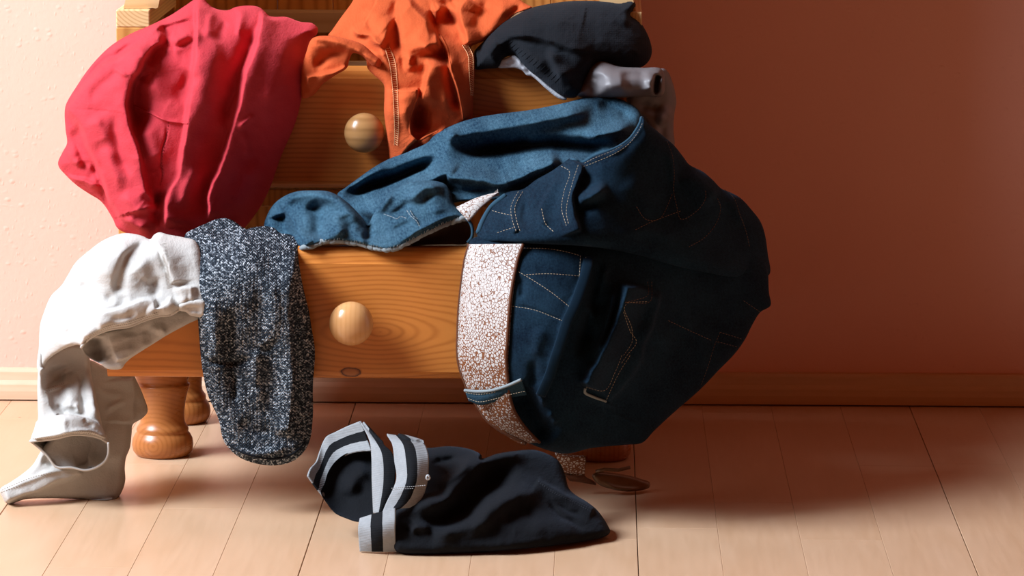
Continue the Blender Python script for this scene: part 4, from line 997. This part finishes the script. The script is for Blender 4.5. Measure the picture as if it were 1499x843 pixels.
stitches('hem_stitching', [pts('495,680 560,628 640,596 760,574 850,540 935,516', W_), pts('500,668 560,618 640,586 760,562 850,530 930,506', W_)], c_w1, M_crmthr, crm, 2.0, 1.2, .0006)
stitches('seam_stitching', [np.array([pts('%f,%f' % (935 + 40 * t, 110 + 260 * t), W_)[0], pts('%f,%f' % (975 + 38 * t, 105 + 250 * t), W_)[0]]) for t in np.linspace(0, 1, 34)], c_w1, M_crmthr, crm, 20, 1, .0003, .0002)
c_roll = Cloth(pts('1040,470 1075,445 1120,435 1200,440 1200,540 1150,535 1110,525 1085,505 1055,500', W_), [(262, 447, -.262), (295, 445, -.262), (280, 462, -.258)], (7, .006), [fd(W_, '1060,490 1110,480 1180,485', -.006, 3, 3), fd(W_, '1085,512 1120,500 1180,510', -.004, 3, 3)], (0, 1, 1, 1), (0, 1), 2)
c_roll.build('cuff_roll', M_crm, crm, 1.5, .006)

# ---------------------------------------------------------------- grey knitted sock
M_knit = mat_knit()
sock = thing('sock', 'mottled grey knitted sock hanging over the lower drawer front', 'sock', tuple(P(390.0, 680.0, -0.235)))
c_so = Cloth(
    pts('270,348 272,342 286,334 302,327 316,321 330,319 340,322 350,329 360,335 370,333 390,331 402,334 410,341 424,343 434,350 440,357 437,368 440,400 446,430 452,454 456,479 461,513 458,566 458,609 451,651 432,673 405,681 373,678 347,667 328,646 320,614 304,577 296,539 291,486 288,443 280,401 272,362'),
    [(275, 350, -.20), (330, 322, -.155), (400, 335, -.175), (437, 358, -.20), (360, 365, -.235), (300, 400, -.242), (440, 420, -.236), (360, 500, -.248), (455, 520, -.236), (390, 678, -.238), (300, 560, -.240)],
    (22, 0.014),
    [fd(G_, '280,125 370,158 450,158 520,128', -.022, 8, 8, .12), fd(G_, '200,140 300,185 420,185 520,150 620,130', .006, 8, 6), (join(pts('935,285 905,400 880,520 868,650 868,800', G_), pts('800,400 803,480 795,560 790,620', H_)), .014, 20, 3, .06),
     fd(H_, '650,250 628,350 640,440 638,520', -.009, 8, 8), fd(H_, '740,150 750,280 740,400', .006, 14, 12), fd(H_, '560,408 640,412 700,405', -.008, 5, 5), fd(H_, '645,430 640,480 648,530', -.008, 4, 4), fd(H_, '580,200 590,320 600,440', .005, 14, 12), fd(H_, '720,330 700,430 720,560', .006, 12, 12), fd(H_, '680,360 720,380 770,350', -.004, 6, 6), fd(H_, '650,560 700,600 780,590', -.004, 8, 10), fd(H_, '620,640 700,665 800,640', .004, 6, 6)],
    (0.0014, 20, 1.4, 37), (0.0012, 18), 4, None)
c_so.build('foot_and_leg', M_knit, sock, 1.9, 0.008)
tube('toe_seam', c_so.on(spline(pts('334,650 350,660 375,668 405,671 430,663 446,648'), 2), .0002), 0.0011, M_knit, sock, 6)

# ---------------------------------------------------------------- black boxers with striped waistband
M_bx = mat_fabric('black_jersey', (0.0026, 0.0033, 0.0048), (0.0018, 0.0023, 0.0034), 0.9, 3000, 0.2, 0.5, 90, 0.08, (0.28, 0.36, 0.50))
M_bxthr = mat_plain('charcoal_thread', (0.022, 0.026, 0.033), 0.8)
M_s3 = mat_stripe('striped_elastic', [(0.335, True), (0.655, False), (1.0, True)])
M_s2 = mat_stripe('striped_elastic_half', [(0.50, True), (1.0, False)])
bx = thing('boxers', 'black boxers with grey striped waistband lying on the floor', 'boxers', tuple(P(700.0, 806.0, -0.39)))
c_b2 = Cloth(
    pts('118,480 140,430 160,365 200,305 260,258 330,238 420,235 470,420 470,600 345,655 260,632 205,606 160,555', X_),
    [(475, 725, -.33), (490, 680, -.31), (520, 665, -.30), (550, 720, -.335), (525, 760, -.355), (500, 750, -.34)], (16, -0.010),
    [fd(X_, '420,340 320,410 280,520', .010, 14, 12)], (0.0008, 18, 1, 3), (0, 1), 4, None)
c_b2.build('inside', M_bx, bx, 2.0, 0.02)
ob = pts('45,382 60,340 95,300 110,255 125,200 152,155 200,130 270,96 350,64', X_); ib = pts('140,508 145,440 165,372 200,312 260,266 330,245 412,238', X_)
mb = pts('85,440 100,385 125,330 150,280 185,220 230,190 300,165 380,150', X_)
def zrow(p, ys):
    t = np.linspace(0, 1, len(p)); return np.c_[p, np.interp(t, np.linspace(0, 1, len(ys)), ys)]
ribbon('waistband', [zrow(ob, [-.325, -.30, -.285, -.285, -.30]), zrow(mb, [-.325, -.30, -.29, -.29, -.305]), zrow(ib, [-.325, -.305, -.295, -.30, -.315])], M_s3, bx, 70, 20, 0.0016)
ribbon('waistband', [zrow(pts('348,64 382,130 405,190 413,260 416,420 424,605', X_), [-.30, -.325, -.345, -.355, -.368, -.38]), zrow(pts('395,105 450,165 490,205 535,250 552,420 490,595', X_), [-.30, -.33, -.352, -.362, -.376, -.385])], M_s2, bx, 60, 20, 0.0016, 0.004)
ribbon('waistband', [zrow(pts('505,138 535,200 548,300 560,400 540,462 502,540 478,598', X_), [-.335, -.355, -.37, -.382, -.39, -.396, -.402]), zrow(pts('580,150 625,190 645,280 650,380 640,450 600,540 560,580', X_), [-.335, -.36, -.378, -.39, -.395, -.398, -.402]), zrow(pts('655,168 720,193 746,250 749,350 738,442 700,532 640,572', X_), [-.325, -.35, -.368, -.378, -.385, -.39, -.395])], M_s3, bx, 70, 24, 0.0018)
ribbon('waistband', [zrow(pts('346,632 337,680 340,760 346,828', X_), [-.395, -.402, -.402, -.4]), zrow(pts('450,600 446,680 446,760 448,830', X_), [-.402, -.412, -.412, -.405]), zrow(pts('552,572 553,650 554,740 556,828', X_), [-.405, -.414, -.413, -.405])], M_s3, bx, 50, 30, 0.002)
c_b1 = Cloth(
    join(pts('640,200 740,222 850,212 950,220 1020,240 1060,268', X_), pts('460,200 550,176 650,160 770,154 850,180 910,220 945,290 970,378 1000,410 1080,460 1130,500 1170,550 1200,600 1212,632 1190,656 1100,680 900,711 600,741 300,758 100,763 0,758', Y_), pts('556,826 520,760 520,650 545,590 600,562 640,500 680,350', X_)),
    [(580, 808, -.402), (700, 806, -.398), (888, 783, -.338), (640, 658, -.29), (780, 658, -.265), (830, 690, -.27), (870, 745, -.315), (600, 740, -.372), (620, 700, -.335), (750, 760, -.37)],
    (14, 0.016),
    [fd(Y_, '20,500 150,470 250,440 310,350 390,262 480,200 600,170 760,160', .020, 14, 14, .08), fd(Y_, '100,590 250,560 400,470 520,350 700,300', -.022, 16, 16, .12), fd(Y_, '150,660 320,615 440,570 530,490 620,430 730,410 830,440', .016, 14, 14, .08), fd(Y_, '780,328 880,388 1000,440 1125,500', .008, 12, 3, .05),
     fd(Y_, '840,440 900,530 1000,585 1070,615', -.010, 4, 5), fd(Y_, '560,560 700,520 800,510', -.006, 12, 10), fd(Y_, '900,470 1000,520 1060,550', -.005, 3, 3), fd(Y_, '400,160 380,220 330,280 200,380', .008, 8, 6), fd(Y_, '160,230 260,215 340,200', -.010, 6, 6), fd(Y_, '20,640 90,600 170,630', .008, 6, 8), fd(Y_, '700,620 900,610 1050,650', .006, 12, 14), fd(Y_, '60,560 40,600 20,640', -.008, 6, 6)],
    (0.0010, 22, 1, 41), (0.0012, 20), 4, None)
c_b1.build('body', M_bx, bx, 1.9, 0.02)
stitches('leg_hem_stitching', [pts('790,335 880,395 1000,450 1110,505', Y_), pts('800,348 880,405 1000,462 1100,515', Y_)], c_b1, M_bxthr, bx, 2.4, 1.2, .0005)
M_lt = mat_plain('loose_grey_thread', (0.42, 0.44, 0.45), 0.9)
def near(q, off): return P(q[:, 0], q[:, 1], np.full(len(q), -.396) - off)
stitches('elastic_join', [pts('530,458 590,452 650,448 735,440', X_), pts('535,468 600,462 660,458', X_)], near, M_lt, bx, 2.2, 1.0, .0006, .001)
th = np.linspace(0, 4 * math.pi, 40)
tube('loose_thread', P(626.5 + (3.2 - th * .12) * np.cos(th), 698.5 + (4 - th * .15) * np.sin(th), -.396 - th * .0002), .0006, M_lt, bx, 5)
